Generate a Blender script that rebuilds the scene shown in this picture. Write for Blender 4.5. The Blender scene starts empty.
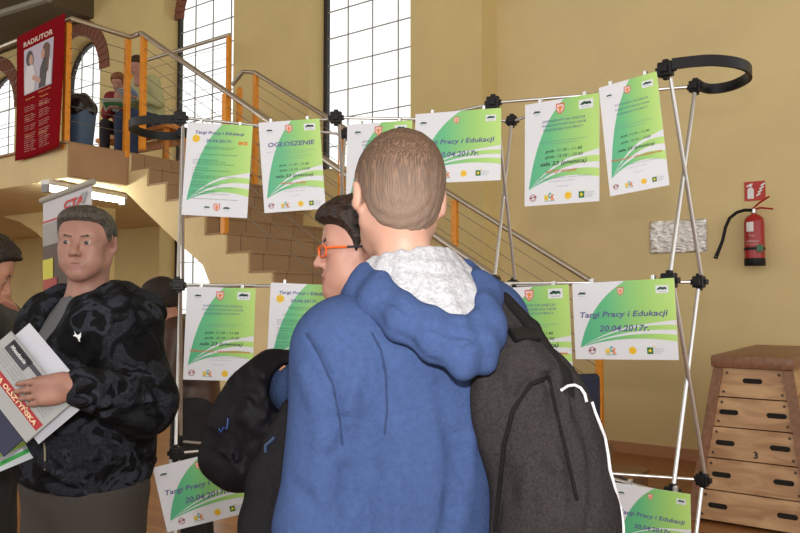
import bpy, bmesh, math, random
import numpy as np
from mathutils import Vector, Matrix
random.seed(7)
COL = bpy.context.scene.collection
PI = math.pi
# ------------------------------------------------------------------ camera geometry
CAMZ = 1.42; FPX = 750.0; CX, CY = 400.0, 266.5; PITCH = math.atan(34/750.0)
def ray(u, v):
    x, y = (u-CX)/FPX, (CY-v)/FPX
    c, s = math.cos(PITCH), math.sin(PITCH)
    return Vector((x, c - y*s, s + y*c))
def at(u, v, Y):
    d = ray(u, v); return Vector((d.x*Y/d.y, Y, CAMZ + d.z*Y/d.y))
def on_plane(u, v, p, n):
    d = ray(u, v); c = Vector((0, 0, CAMZ)); t = (Vector(p)-c).dot(n)/d.dot(n); return c + d*t
O0 = Vector((-2.9, 6.48, 0)); DA = Vector((.81, -.588, 0)).normalized(); DB = Vector((.588, .81, 0)).normalized()
def ab(a, b, z=0): return O0 + DA*a + DB*b + Vector((0, 0, z))
def onb(u, v, b): return on_plane(u, v, ab(0, b), DB)
def a_of(p): return (p-O0).dot(DA)
# ------------------------------------------------------------------ materials
MATS = {}
def mat(name, col, rough=.6, metal=0., noise=0., nscale=8., bump=0., bscale=60., emit=None, estr=1., alpha=None, spec=.5, coat=0., sheen=0.):
    if name in MATS: return MATS[name]
    m = bpy.data.materials.new(name); m.use_nodes = True; nt = m.node_tree; N = nt.nodes; Lk = nt.links
    b = N['Principled BSDF']; b.inputs['Base Color'].default_value = (*col, 1); b.inputs['Roughness'].default_value = rough
    b.inputs['Metallic'].default_value = metal; b.inputs['Specular IOR Level'].default_value = spec
    b.inputs['Coat Weight'].default_value = coat; b.inputs['Sheen Weight'].default_value = sheen
    tc = N.new('ShaderNodeTexCoord')
    if noise:
        n = N.new('ShaderNodeTexNoise'); n.inputs['Scale'].default_value = nscale; n.inputs['Detail'].default_value = 5
        r = N.new('ShaderNodeMapRange'); r.inputs['To Min'].default_value = 1-noise; r.inputs['To Max'].default_value = 1+noise
        r.inputs['From Min'].default_value = .3; r.inputs['From Max'].default_value = .7
        mx = N.new('ShaderNodeVectorMath'); mx.operation = 'SCALE'; mx.inputs[0].default_value = col
        Lk.new(tc.outputs['Object'], n.inputs['Vector']); Lk.new(n.outputs['Fac'], r.inputs['Value']); Lk.new(r.outputs['Result'], mx.inputs['Scale'])
        Lk.new(mx.outputs['Vector'], b.inputs['Base Color'])
    if bump:
        n = N.new('ShaderNodeTexNoise'); n.inputs['Scale'].default_value = bscale; n.inputs['Detail'].default_value = 4
        bp = N.new('ShaderNodeBump'); bp.inputs['Strength'].default_value = bump; bp.inputs['Distance'].default_value = .01
        Lk.new(tc.outputs['Object'], n.inputs['Vector']); Lk.new(n.outputs['Fac'], bp.inputs['Height']); Lk.new(bp.outputs['Normal'], b.inputs['Normal'])
    if emit: b.inputs['Emission Color'].default_value = (*emit, 1); b.inputs['Emission Strength'].default_value = estr
    MATS[name] = m; return m
def nodes_of(m): return m.node_tree.nodes, m.node_tree.links, m.node_tree.nodes['Principled BSDF']
def ramp(N, stops, interp='LINEAR'):
    r = N.new('ShaderNodeValToRGB'); cr = r.color_ramp; cr.interpolation = interp
    while len(cr.elements) < len(stops): cr.elements.new(.5)
    for e, (p, c) in zip(cr.elements, stops): e.position = p; e.color = (*c, 1)
    return r
def add_normal_bump(m, scale, strength, vec=(1, 1, 1), dist=.01, kind='noise'):
    N, Lk, b = nodes_of(m); tc = N.new('ShaderNodeTexCoord'); mp = N.new('ShaderNodeMapping'); mp.inputs['Scale'].default_value = vec
    n = N.new('ShaderNodeTexNoise'); n.inputs['Scale'].default_value = scale; n.inputs['Detail'].default_value = 3
    bp = N.new('ShaderNodeBump'); bp.inputs['Strength'].default_value = strength; bp.inputs['Distance'].default_value = dist
    Lk.new(tc.outputs['Object'], mp.inputs['Vector']); Lk.new(mp.outputs['Vector'], n.inputs['Vector']); Lk.new(n.outputs['Fac'], bp.inputs['Height'])
    Lk.new(bp.outputs['Normal'], b.inputs['Normal']); return n
# ------------------------------------------------------------------ mesh building
class MB:
    def __init__(s): s.v = []; s.f = []
    def add(s, vs, fs):
        n = len(s.v); s.v += [tuple(p) for p in vs]; s.f += [tuple(i+n for i in f) for f in fs]; return s
    def box(s, c, size, M=None, bev=0.):
        x, y, z = [k/2 for k in size]
        if bev:
            bm = bmesh.new(); bmesh.ops.create_cube(bm, size=1); bmesh.ops.scale(bm, vec=size, verts=bm.verts)
            bmesh.ops.bevel(bm, geom=bm.edges[:], offset=bev, segments=2, affect='EDGES', profile=.6)
            vs = [v.co.copy() for v in bm.verts]; fs = [[v.index for v in f.verts] for f in bm.faces]; bm.free()
        else:
            vs = [Vector(p) for p in ((-x,-y,-z),(x,-y,-z),(x,y,-z),(-x,y,-z),(-x,-y,z),(x,-y,z),(x,y,z),(-x,y,z))]
            fs = [(3,2,1,0),(4,5,6,7),(0,1,5,4),(1,2,6,5),(2,3,7,6),(3,0,4,7)]
        if M: vs = [M @ v for v in vs]
        return s.add([v+Vector(c) for v in vs], fs)
    def tube(s, pts, r, n=10, cap=True, closed=False):
        pts = [Vector(p) for p in pts]; m = len(pts); rr = r if isinstance(r, (list, tuple)) else [r]*m
        up = None; vs = []; fs = []
        for i, p in enumerate(pts):
            if closed: t = pts[(i+1) % m]-pts[i-1]
            else: t = pts[min(i+1, m-1)]-pts[max(i-1, 0)]
            t.normalize()
            if up is None: up = Vector((0, 0, 1)) if abs(t.z) < .9 else Vector((1, 0, 0))
            x = up.cross(t).normalized(); y = t.cross(x); up = y
            for k in range(n):
                a = 2*PI*k/n; vs.append(p+(x*math.cos(a)+y*math.sin(a))*rr[i])
        for i in range(m if closed else m-1):
            j = (i+1) % m
            for k in range(n): fs.append((i*n+k, i*n+(k+1) % n, j*n+(k+1) % n, j*n+k))
        if cap and not closed: fs.append(tuple(range(n-1, -1, -1))); fs.append(tuple((m-1)*n+k for k in range(n)))
        return s.add(vs, fs)
    def lathe(s, prof, n=28, c=(0,0,0), M=None):
        vs = []; fs = []; c = Vector(c)
        for r, z in prof:
            for k in range(n):
                a = 2*PI*k/n; p = Vector((r*math.cos(a), r*math.sin(a), z)); vs.append((M @ p if M else p)+c)
        for i in range(len(prof)-1):
            for k in range(n): fs.append((i*n+k, i*n+(k+1) % n, (i+1)*n+(k+1) % n, (i+1)*n+k))
        fs.append(tuple(range(n-1, -1, -1))); fs.append(tuple((len(prof)-1)*n+k for k in range(n)))
        return s.add(vs, fs)
    def prism(s, poly, v0, ext):            # poly: list of 3D points, ext: extrusion vector
        n = len(poly); P = [Vector(p) for p in poly]; e = Vector(ext)
        return s.add(P+[p+e for p in P], [tuple(range(n-1, -1, -1)), tuple(range(n, 2*n))]+[(i, (i+1) % n, n+(i+1) % n, n+i) for i in range(n)])
    def flat(s, poly): n = len(poly); return s.add(poly, [tuple(range(n))])
    def build(s, name, m, parent=None, smooth=False, loc=None, fixn=True):
        me = bpy.data.meshes.new(name); o_ = Vector(loc) if loc is not None else None
        vs = s.v if o_ is None else [tuple(Vector(p)-o_) for p in s.v]
        me.from_pydata(vs, [], s.f)
        if fixn:
            bm = bmesh.new(); bm.from_mesh(me); bmesh.ops.recalc_face_normals(bm, faces=bm.faces); bm.to_mesh(me); bm.free()
        if smooth:
            me.polygons.foreach_set('use_smooth', [True]*len(me.polygons))
            try: me.set_sharp_from_angle(angle=math.radians(42))
            except Exception: pass
        if m: me.materials.append(m)
        o = bpy.data.objects.new(name, me); COL.objects.link(o)
        if o_ is not None: o.location = o_
        if parent is not None: o.parent = parent
        return o
def tag(o, label=None, cat=None, group=None, kind=None):
    if label: o['label'] = label
    if cat: o['category'] = cat
    if group: o['group'] = group
    if kind: o['kind'] = kind
    return o
def thing(name, label, cat, loc=(0, 0, 0), rz=0., group=None, M=None):
    o = bpy.data.objects.new(name, None); COL.objects.link(o); o.empty_display_size = .1
    if M is not None: o.matrix_world = M
    else: o.location = loc; o.rotation_euler = (0, 0, rz)
    return tag(o, label, cat, group)
def frame(o, ex, ey, ez):
    return Matrix(((ex.x, ey.x, ez.x, o.x), (ex.y, ey.y, ez.y, o.y), (ex.z, ey.z, ez.z, o.z), (0, 0, 0, 1)))
RAB = Matrix((DA, DB, Vector((0, 0, 1)))).transposed()      # local x -> DA, y -> DB
# ------------------------------------------------------------------ text
_tc = {}
def text_mesh(s, shear=0., bold=0.):
    k = (s, shear, bold)
    if k not in _tc:
        c = bpy.data.curves.new('t', 'FONT'); c.body = s; c.size = 1; c.align_x = 'LEFT'; c.shear = shear; c.resolution_u = 2; c.offset = bold
        o = bpy.data.objects.new('t', c); COL.objects.link(o); dg = bpy.context.evaluated_depsgraph_get()
        me = bpy.data.meshes.new_from_object(o.evaluated_get(dg))
        vs = [(v.co.x, v.co.y) for v in me.vertices]; fs = [tuple(p.vertices) for p in me.polygons]
        bpy.data.objects.remove(o); bpy.data.curves.remove(c); bpy.data.meshes.remove(me)
        w = (min(p[0] for p in vs), max(p[0] for p in vs)) if vs else (0, 1)
        _tc[k] = (vs, fs, w)
    return _tc[k]
def put_text(mb, s, x0, x1, z, h=None, y=-.001, shear=.2, bold=.012, fn=None):
    """text between x0 and x1 with its baseline at z, in the local x-z plane"""
    vs, fs, (a, b) = text_mesh(s, shear, bold); sc = (x1-x0)/(b-a); sh = h if h else sc
    P = [((p[0]-a)*sc+x0, y, z+p[1]*sh) for p in vs]
    if fn: P = [fn(p) for p in P]
    mb.add(P, fs)
def bez(p0, p1, p2, n=14): return [((1-t)**2*p0[0]+2*t*(1-t)*p1[0]+t*t*p2[0], (1-t)**2*p0[1]+2*t*(1-t)*p1[1]+t*t*p2[1]) for t in [i/n for i in range(n+1)]]
# ------------------------------------------------------------------ distance-field surfaces (bodies, clothes, bags)
def _axis(lo, hi, h, fine):
    out = [lo]
    while out[-1] < hi:
        x = out[-1]; st = h
        for a, b, hf in fine:
            if a-.001 <= x <= b: st = min(st, hf)
        out.append(x+st)
    return np.array(out, dtype=np.float32)
class Field:
    def __init__(s, lo, hi, h, fine=()):
        s.ax = [_axis(lo[i], hi[i], h, [(f[0][i], f[1][i], f[2]) for f in fine]) for i in range(3)]
        s.V = np.full([len(a) for a in s.ax], 1., dtype=np.float32)
    def _sub(s, lo, hi, m=.06):
        sl = []
        for i in range(3):
            i0 = max(0, int(np.searchsorted(s.ax[i], lo[i]-m))-1); i1 = min(len(s.ax[i]), int(np.searchsorted(s.ax[i], hi[i]+m))+1); sl.append(slice(i0, max(i1, i0+1)))
        sl = tuple(sl); X = s.ax[0][sl[0]][:, None, None]; Y = s.ax[1][sl[1]][None, :, None]; Z = s.ax[2][sl[2]][None, None, :]
        return sl, X, Y, Z
    def _mix(s, sl, d, k, sub):
        V = s.V[sl]
        if sub:
            d = -d; h = np.maximum(k-np.abs(V-d), 0)/max(k, 1e-6); s.V[sl] = np.maximum(V, d)+h*h*k/4
        else:
            h = np.maximum(k-np.abs(V-d), 0)/max(k, 1e-6); s.V[sl] = np.minimum(V, d)-h*h*k/4
    def seg(s, a, b, ra, rb=None, k=.02, sub=False, m=.05):
        rb = ra if rb is None else rb; a = np.array(a, float); b = np.array(b, float); R = max(ra, rb)
        sl, X, Y, Z = s._sub(np.minimum(a, b)-R, np.maximum(a, b)+R, m+k)
        d = b-a; L2 = max(float(d@d), 1e-9)
        t = np.clip(((X-a[0])*d[0]+(Y-a[1])*d[1]+(Z-a[2])*d[2])/L2, 0, 1)
        D = np.sqrt((X-a[0]-t*d[0])**2+(Y-a[1]-t*d[1])**2+(Z-a[2]-t*d[2])**2)-(ra+t*(rb-ra))
        s._mix(sl, D.astype(np.float32), k, sub); return s
    def chain(s, pts, rs, k=.02, **kw):
        for i in range(len(pts)-1): s.seg(pts[i], pts[i+1], rs[i], rs[i+1], k, **kw)
        return s
    def ell(s, c, r, k=.02, R=None, sub=False, m=.05):
        c = np.array(c, float); r = np.array(r, float)
        q = r if R is None else np.full(3, r.max())
        sl, X, Y, Z = s._sub(c-q, c+q, m+k); x, y, z = X-c[0], Y-c[1], Z-c[2]
        if R is not None:                      # R: 3x3 columns are the ellipsoid's axes
            R = np.array(R, float); x, y, z = (x*R[0][i]+y*R[1][i]+z*R[2][i] for i in range(3))
        k0 = np.sqrt((x/r[0])**2+(y/r[1])**2+(z/r[2])**2); k1 = np.sqrt((x/r[0]**2)**2+(y/r[1]**2)**2+(z/r[2]**2)**2)
        D = k0*(k0-1)/np.maximum(k1, 1e-6)
        s._mix(sl, D.astype(np.float32), k, sub); return s
    def box(s, c, hs, rad=.01, k=.02, R=None, sub=False, m=.05):
        c = np.array(c, float); hs = np.array(hs, float)-rad
        q = hs+rad if R is None else np.full(3, np.linalg.norm(hs)+rad)
        sl, X, Y, Z = s._sub(c-q, c+q, m+k); x, y, z = X-c[0], Y-c[1], Z-c[2]
        if R is not None:
            R = np.array(R, float); x, y, z = (x*R[0][i]+y*R[1][i]+z*R[2][i] for i in range(3))
        ax, ay, az = np.abs(x)-hs[0], np.abs(y)-hs[1], np.abs(z)-hs[2]
        D = np.sqrt(np.maximum(ax, 0)**2+np.maximum(ay, 0)**2+np.maximum(az, 0)**2)+np.minimum(np.maximum(ax, np.maximum(ay, az)), 0)-rad
        s._mix(sl, D.astype(np.float32), k, sub); return s
    def groove(s, pts, depth, w):              # depth > 0 cuts a crease, < 0 raises a ridge
        for a, b in zip(pts[:-1], pts[1:]):
            a = np.array(a, float); b = np.array(b, float); sl, X, Y, Z = s._sub(np.minimum(a, b), np.maximum(a, b), 2.5*w)
            d = b-a; L2 = max(float(d@d), 1e-9); t = np.clip(((X-a[0])*d[0]+(Y-a[1])*d[1]+(Z-a[2])*d[2])/L2, 0, 1)
            D2 = (X-a[0]-t*d[0])**2+(Y-a[1]-t*d[1])**2+(Z-a[2]-t*d[2])**2
            s.V[sl] += (depth*np.exp(-D2/(w*w))).astype(np.float32)
        return s
    def fn(s, f):
        X = s.ax[0][:, None, None]; Y = s.ax[1][None, :, None]; Z = s.ax[2][None, None, :]; s.V = np.asarray(f(s.V, X, Y, Z), dtype=np.float32)*np.ones_like(s.V); return s
    def folds(s, amp, f=(20, 20, 30), seed=0, warp=1.5):
        r = np.random.RandomState(seed); p = r.rand(6)*6.28
        def g(V, X, Y, Z):
            w = np.sin(X*f[0]*.6+p[0]+warp*np.sin(Z*f[2]*.35+p[1]))+np.sin(Z*f[2]+p[2]+warp*np.sin(X*f[0]*.5+Y*f[1]*.5+p[3]))+np.sin(Y*f[1]+X*f[0]*.4+p[4]+warp*np.sin(Z*f[2]*.4))
            return V+amp*w/3
        return s.fn(g)
    def mesh(s):
        V = s.V; ins = V < 0; nx, ny, nz = V.shape; dims = (nx, ny, nz)
        S = {}; allid = []; allp = []; quads = []
        strd = np.array([ny*nz, nz, 1])
        for ax in range(3):
            lo = [slice(None)]*3; hi = [slice(None)]*3; lo[ax] = slice(0, -1); hi[ax] = slice(1, None)
            A = ins[tuple(lo)]; E = np.argwhere(A != ins[tuple(hi)])
            if not len(E): continue
            o1, o2 = [i for i in range(3) if i != ax]
            ok = (E[:, o1] > 0) & (E[:, o2] > 0) & (E[:, o1] < dims[o1]-1) & (E[:, o2] < dims[o2]-1); E = E[ok]
            E2 = E.copy(); E2[:, ax] += 1
            v0 = V[tuple(E.T)]; v1 = V[tuple(E2.T)]; t = v0/(v0-v1)
            P = np.stack([s.ax[i][E[:, i]] for i in range(3)], 1).astype(float); P[:, ax] += t*(s.ax[ax][E2[:, ax]]-s.ax[ax][E[:, ax]])
            c = []
            for d1, d2 in ((-1, -1), (0, -1), (0, 0), (-1, 0)):
                q = E.copy(); q[:, o1] += d1; q[:, o2] += d2; idx = q@strd; c.append(idx); allid.append(idx); allp.append(P)
            Q = np.stack(c, 1); flip = ~ins[tuple(E.T)]
            if ax == 1: flip = ~flip
            Q[flip] = Q[flip][:, ::-1]; quads.append(Q)
        ids = np.concatenate(allid); P = np.concatenate(allp); u, inv = np.unique(ids, return_inverse=True)
        cnt = np.bincount(inv); pos = np.stack([np.bincount(inv, P[:, i])/cnt for i in range(3)], 1)
        return pos, np.searchsorted(u, np.concatenate(quads))
    def build(s, name, m, parent=None, matf=None, mats=None, smooth=1, world=None):
        pos, q = s.mesh()
        for _ in range(smooth):
            e = np.concatenate([q[:, [0, 1]], q[:, [1, 2]], q[:, [2, 3]], q[:, [3, 0]]]); n = len(pos)
            for lam in (.5, -.52):
                sm = np.stack([np.bincount(e[:, 0], pos[e[:, 1], i], n)+np.bincount(e[:, 1], pos[e[:, 0], i], n) for i in range(3)], 1)
                ct = np.bincount(e[:, 0], minlength=n)+np.bincount(e[:, 1], minlength=n); pos = pos+lam*(sm/ct[:, None]-pos)
        me = bpy.data.meshes.new(name); me.vertices.add(len(pos)); me.vertices.foreach_set('co', pos.astype(np.float32).ravel())
        me.loops.add(len(q)*4); me.loops.foreach_set('vertex_index', q.astype(np.int32).ravel())
        me.polygons.add(len(q)); me.polygons.foreach_set('loop_start', np.arange(0, len(q)*4, 4, dtype=np.int32))
        me.polygons.foreach_set('loop_total', np.full(len(q), 4, dtype=np.int32))
        me.polygons.foreach_set('use_smooth', np.ones(len(q), dtype=bool))
        for x in (mats or [m]): me.materials.append(x)
        if matf is not None: me.polygons.foreach_set('material_index', matf(pos[q].mean(1)).astype(np.int32))
        me.update(calc_edges=True); me.validate()
        o = bpy.data.objects.new(name, me); COL.objects.link(o)
        if parent is not None: o.parent = parent
        if world is not None: o.matrix_world = world
        return o
# ================================================================== ROOM
M_wall = mat('wall_paint', (.67, .535, .245), .85, noise=.05, nscale=1.3, bump=.06, bscale=40)
M_walllow = mat('wall_paint_side', (.70, .565, .29), .8, noise=.05, nscale=1.5, bump=.06, bscale=40)
M_cream = mat('cream_plaster', (.68, .535, .28), .85, noise=.06, nscale=3, bump=.1, bscale=30)
M_ceil = mat('ceiling_paint', (.62, .55, .42), .9)
M_brick = mat('brick_arch', (.22, .085, .05), .85)
M_orange = mat('orange_paint', (.80, .30, .02), .4, noise=.1, nscale=20)
M_steel = mat('brushed_steel', (.52, .47, .39), .35, metal=.85)
M_cable = mat('steel_cable', (.20, .18, .15), .5, metal=.6)
M_alu = mat('aluminium', (.72, .73, .74), .3, metal=.9)
M_blackpl = mat('black_plastic', (.007, .007, .008), .42, spec=.25)
M_frame = mat('dark_window_frame', (.03, .028, .03), .5)
M_munt = mat('window_bar_grey', (.42, .43, .42), .6)
M_tile = mat('brown_stair_tile', (.22, .125, .06), .7, spec=.2)
M_floor = mat('wood_floor', (.33, .14, .05), .3)
def pattern_floor():
    N, Lk, b = nodes_of(M_floor); tc = N.new('ShaderNodeTexCoord'); mp = N.new('ShaderNodeMapping'); mp.inputs['Rotation'].default_value = (0, 0, .62)
    br = N.new('ShaderNodeTexBrick'); br.inputs['Scale'].default_value = 1; br.inputs['Brick Width'].default_value = 1.4; br.inputs['Row Height'].default_value = .07
    br.inputs['Mortar Size'].default_value = .0015; br.inputs['Color1'].default_value = (.36, .16, .06, 1); br.inputs['Color2'].default_value = (.27, .11, .04, 1); br.inputs['Mortar'].default_value = (.08, .03, .01, 1)
    Lk.new(tc.outputs['Object'], mp.inputs['Vector']); Lk.new(mp.outputs['Vector'], br.inputs['Vector']); Lk.new(br.outputs['Color'], b.inputs['Base Color'])
pattern_floor()
def pattern_tile():
    N, Lk, b = nodes_of(M_tile); tc = N.new('ShaderNodeTexCoord'); sp = N.new('ShaderNodeSeparateXYZ'); cb = N.new('ShaderNodeCombineXYZ')
    br = N.new('ShaderNodeTexBrick'); br.offset = .5; br.inputs['Scale'].default_value = 1; br.inputs['Brick Width'].default_value = .3; br.inputs['Row Height'].default_value = 5.
    br.inputs['Mortar Size'].default_value = .004; br.inputs['Color1'].default_value = (.36, .23, .125, 1); br.inputs['Color2'].default_value = (.31, .195, .105, 1); br.inputs['Mortar'].default_value = (.17, .10, .06, 1)
    Lk.new(tc.outputs['Object'], sp.inputs[0]); Lk.new(sp.outputs['Y'], cb.inputs['X']); Lk.new(sp.outputs['Z'], cb.inputs['Y']); Lk.new(cb.outputs[0], br.inputs['Vector']); Lk.new(br.outputs['Color'], b.inputs['Base Color'])
pattern_tile()
def cracks():   # hairline cracks in the right-hand wall plaster
    N, Lk, b = nodes_of(M_walllow); src = b.inputs['Base Color'].links[0].from_socket
    tc = N.new('ShaderNodeTexCoord'); n = N.new('ShaderNodeTexNoise'); n.inputs['Scale'].default_value = 2.2; n.inputs['Detail'].default_value = 6
    s = N.new('ShaderNodeMath'); s.operation = 'SUBTRACT'; s.inputs[1].default_value = .5; a = N.new('ShaderNodeMath'); a.operation = 'ABSOLUTE'
    m = N.new('ShaderNodeMapRange'); m.inputs['From Max'].default_value = .0022; m.inputs['To Min'].default_value = .88; m.inputs['To Max'].default_value = 1
    v = N.new('ShaderNodeVectorMath'); v.operation = 'SCALE'
    Lk.new(tc.outputs['Object'], n.inputs['Vector']); Lk.new(n.outputs['Fac'], s.inputs[0]); Lk.new(s.outputs[0], a.inputs[0]); Lk.new(a.outputs[0], m.inputs['Value'])
    Lk.new(src, v.inputs[0]); Lk.new(m.outputs[0], v.inputs['Scale']); Lk.new(v.outputs[0], b.inputs['Base Color'])
cracks()
def S(o): o['kind'] = 'structure'; return o
S(MB().box((-2, 5, -.05), (34, 22, .1)).build('floor', M_floor))
S(MB().box((-2, 5, 8.55), (34, 22, .1)).build('ceiling', M_ceil))
# window wall: a flat wall with arched openings; local x = along the wall (DA), z up
BW = 3.12; REV = .34
WIN = [(-8.75, -7.15, 3.3, 4.85, True), (-5.86, -4.52, 3.3, 5.05, True), (-2.95, -1.42, .95, 5.55, True), (-.06, 1.46, 2.98, 5.6, True), (-8.9, -7.5, .35, .98, True)]
A0, A1, ZT = -14., 2.36, 8.5
def outline(w, g=0., n=18):
    a0, a1, z0, z1, arch = w; a0 -= g; a1 += g; z0 -= g; r = (a1-a0)/2; c = (a0+a1)/2
    p = [(a0, z0), (a1, z0), (a1, z1)]
    p += [(c+r*math.cos(t), z1+r*math.sin(t)) for t in [PI*k/n for k in range(1, n)]]
    return p+[(a0, z1)]
def window_wall():
    bm = bmesh.new(); fr = []
    def loop(pts):
        vs = [bm.verts.new(ab(a, BW, z)) for a, z in pts]; return vs, [bm.edges.new((vs[i], vs[(i+1) % len(vs)])) for i in range(len(vs))]
    _, e = loop([(A0, 0), (A1, 0), (A1, ZT), (A0, ZT)]); edges = list(e)
    loops = []
    for w in WIN: vs, e = loop(outline(w)); edges += e; loops.append(vs)
    bmesh.ops.triangle_fill(bm, use_beauty=True, use_dissolve=False, edges=edges)
    for vs in loops:
        back = [bm.verts.new(v.co+DB*REV) for v in vs]; n = len(vs)
        for i in range(n): bm.faces.new((vs[i], vs[(i+1) % n], back[(i+1) % n], back[i]))
    side = [bm.verts.new(p) for p in (ab(A1, BW, 0), ab(A1, BW, ZT), ab(A1, 3.43, ZT), ab(A1, 3.43, 0))]; bm.faces.new(side)
    bmesh.ops.recalc_face_normals(bm, faces=bm.faces)
    me = bpy.data.meshes.new('wall_back'); bm.to_mesh(me); bm.free(); me.materials.append(M_wall)
    o = bpy.data.objects.new('wall_back', me); COL.objects.link(o); return S(o)
window_wall()
S(MB().prism([ab(A1-.02, 3.43, 0), ab(9., 3.43, 0), ab(9., 3.43, ZT), ab(A1-.02, 3.43, ZT)], 0, DB*.2).build('wall_right', M_walllow))
S(MB().box(ab(5.7, 3.42, .05), (6.6, .025, .1), RAB.to_3x3()).build('baseboard_right', mat('baseboard_wood', (.50, .26, .14), .5)))
S(MB().box(ab(-14., 0, 4.25), (.2, 7, 8.5), RAB.to_3x3()).build('wall_left', M_wall))
M_glass = bpy.data.materials.new('window_glass'); M_glass.use_nodes = True
def glassmat():
    N = M_glass.node_tree.nodes; Lk = M_glass.node_tree.links; N.clear(); o = N.new('ShaderNodeOutputMaterial'); t = N.new('ShaderNodeBsdfTransparent'); g = N.new('ShaderNodeBsdfGlossy'); g.inputs['Roughness'].default_value = .15
    t.inputs['Color'].default_value = (.97, .985, .99, 1); m = N.new('ShaderNodeMixShader'); m.inputs[0].default_value = .05
    Lk.new(t.outputs[0], m.inputs[1]); Lk.new(g.outputs[0], m.inputs[2]); Lk.new(m.outputs[0], o.inputs[0])
glassmat()
def ring(w, g0, g1, b0, b1, mb):
    A = outline(w, g0); B = outline(w, g1); n = len(A)
    for i in range(n):
        j = (i+1) % n
        q = [ab(*A[i][:1], b0, A[i][1]), ab(A[j][0], b0, A[j][1]), ab(B[j][0], b0, B[j][1]), ab(B[i][0], b0, B[i][1])]
        mb.prism(q, 0, DB*(b1-b0))
for i, w in enumerate(WIN):
    a0, a1, z0, z1, _ = w; r = (a1-a0)/2; c = (a0+a1)/2
    win = bpy.data.objects.new('window_%d' % (i+1), None); COL.objects.link(win); S(win)
    fb = MB(); ring(w, -.055, .0, BW+.27, BW+.33, fb); fb.build('window_frame', M_frame, win)
    gb = MB(); gb.prism([ab(a, BW+.31, z) for a, z in outline(w, -.03)], 0, DB*.006); gb.build('window_glass', M_glass, win)
    mb = MB(); na = 4; sp = (a1-a0)/na
    for k in range(1, na):
        a = a0+sp*k; top = z1+math.sqrt(max(r*r-(a-c)**2, 0)); mb.box(ab(a, BW+.295, (z0+top)/2), (.009, .02, top-z0), RAB.to_3x3())
    z = z0+.34
    while z < z1+r-.1:
        hw = r if z < z1 else math.sqrt(max(r*r-(z-z1)**2, 0)); mb.box(ab(c, BW+.295, z), (2*hw, .02, .010), RAB.to_3x3()); z += .34
    mb.build('window_bars', M_munt, win)
# brick arches over the windows
for i in (0, 1, 2, 3):
    a0, a1, z0, z1, _ = WIN[i]; r = (a1-a0)/2; c = (a0+a1)/2; mb = MB(); n = 22
    for k in range(n):
        t0, t1 = PI*k/n+.008, PI*(k+1)/n-.008
        ro, ri, bb = (r+.26, r, BW-.02) if i != 2 else (r, r-.2, BW+.2)
        q = [ab(c+R*math.cos(t), bb, z1+R*math.sin(t)) for R, t in ((ri, t0), (ro, t0), (ro, t1), (ri, t1))]
        mb.prism(q, 0, DB*.03)
    S(mb.build('trim_%d' % (i+1), M_brick))
# roof soffit beam high on the left
mb = MB(); mb.box(ab(-9.36, 2.16, 7.2), (9.28, 1.94, 2.56), RAB.to_3x3())
S(mb.build('trim_5', mat('dark_beam', (.10, .07, .035), .7)))
# arcade wall with a low arch under the gallery
apx = [(-70, 196), (-35, 205), (0, 216), (20, 222), (37, 233), (49, 246), (58, 262), (63, 285), (64, 330)]; ap = [(a_of(onb(u, v, 1.2)), onb(u, v, 1.2).z) for u, v in apx]
ap = [(ap[0][0]-2.6, 0), (ap[0][0]-2.6, 1.6), (ap[0][0]-1.6, 2.2)]+ap+[(ap[-1][0], 0)]; ar_ = a_of(onb(86, 300, 1.2)); mb = MB()
for (x0, y0), (x1, y1) in zip(ap[:-1], ap[1:]):
    if abs(x1-x0) > .002: mb.prism([ab(x0, 1.2, y0), ab(x1, 1.2, y1), ab(x1, 1.2, 2.488), ab(x0, 1.2, 2.488)], 0, DB*.35)
mb.prism([ab(ap[-1][0], 1.2, 0), ab(ar_, 1.2, 0), ab(ar_, 1.2, 2.488), ab(ap[-1][0], 1.2, 2.488)], 0, DB*.35)
S(mb.build('wall_arcade', M_wall))
q0, q1 = onb(-5, 15, 1.2), onb(44, 0, 1.2); S(MB().tube([q0-(q1-q0)*2, q1+(q1-q0)*.1], .045, 10).build('trim_6', mat('pipe_grey', (.22, .20, .16), .5)))
# ================================================================== STAIR + LANDING
st = thing('staircase', 'cream plastered staircase with brown tiled steps rising left to a landing', 'staircase')
NS = 17; RISE = 2.793/NS; TR = .2685; AS = .03
def sp(a, b, z): return Vector((a, b, z))
st.location = O0; st.rotation_euler = (0, 0, math.atan2(DA.y, DA.x))
land = MB()
land.box((-6.0, 1.56, 2.64), (12, 3.12, .3)); land.build('landing', M_cream, st)
land = MB(); land.box((-6.0, 1.55, 2.797), (12.03, 3.16, .02)); land.build('landing_floor', M_tile, st)
prof = [(AS, 2.79)]
for k in range(NS):
    a = AS+TR*k; z = 2.79-RISE*k
    prof += [(a, z-RISE)] + ([(a+TR, z-RISE)] if k < NS-1 else [])
poly = []
for k in range(NS):
    a = AS+TR*k; z = 2.79-RISE*k; poly += [(a, z-.004), (a, z-RISE-.004)]
poly += [(AS+TR*(NS-1), 0), (1.34, 0), (1.33, 1.15), (1.22, 1.5), (1.09, 1.72), (.68, 1.97), (.25, 2.25), (0, 2.42), (-.17, 2.49)]
poly.insert(0, (-.17, 2.786))
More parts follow.
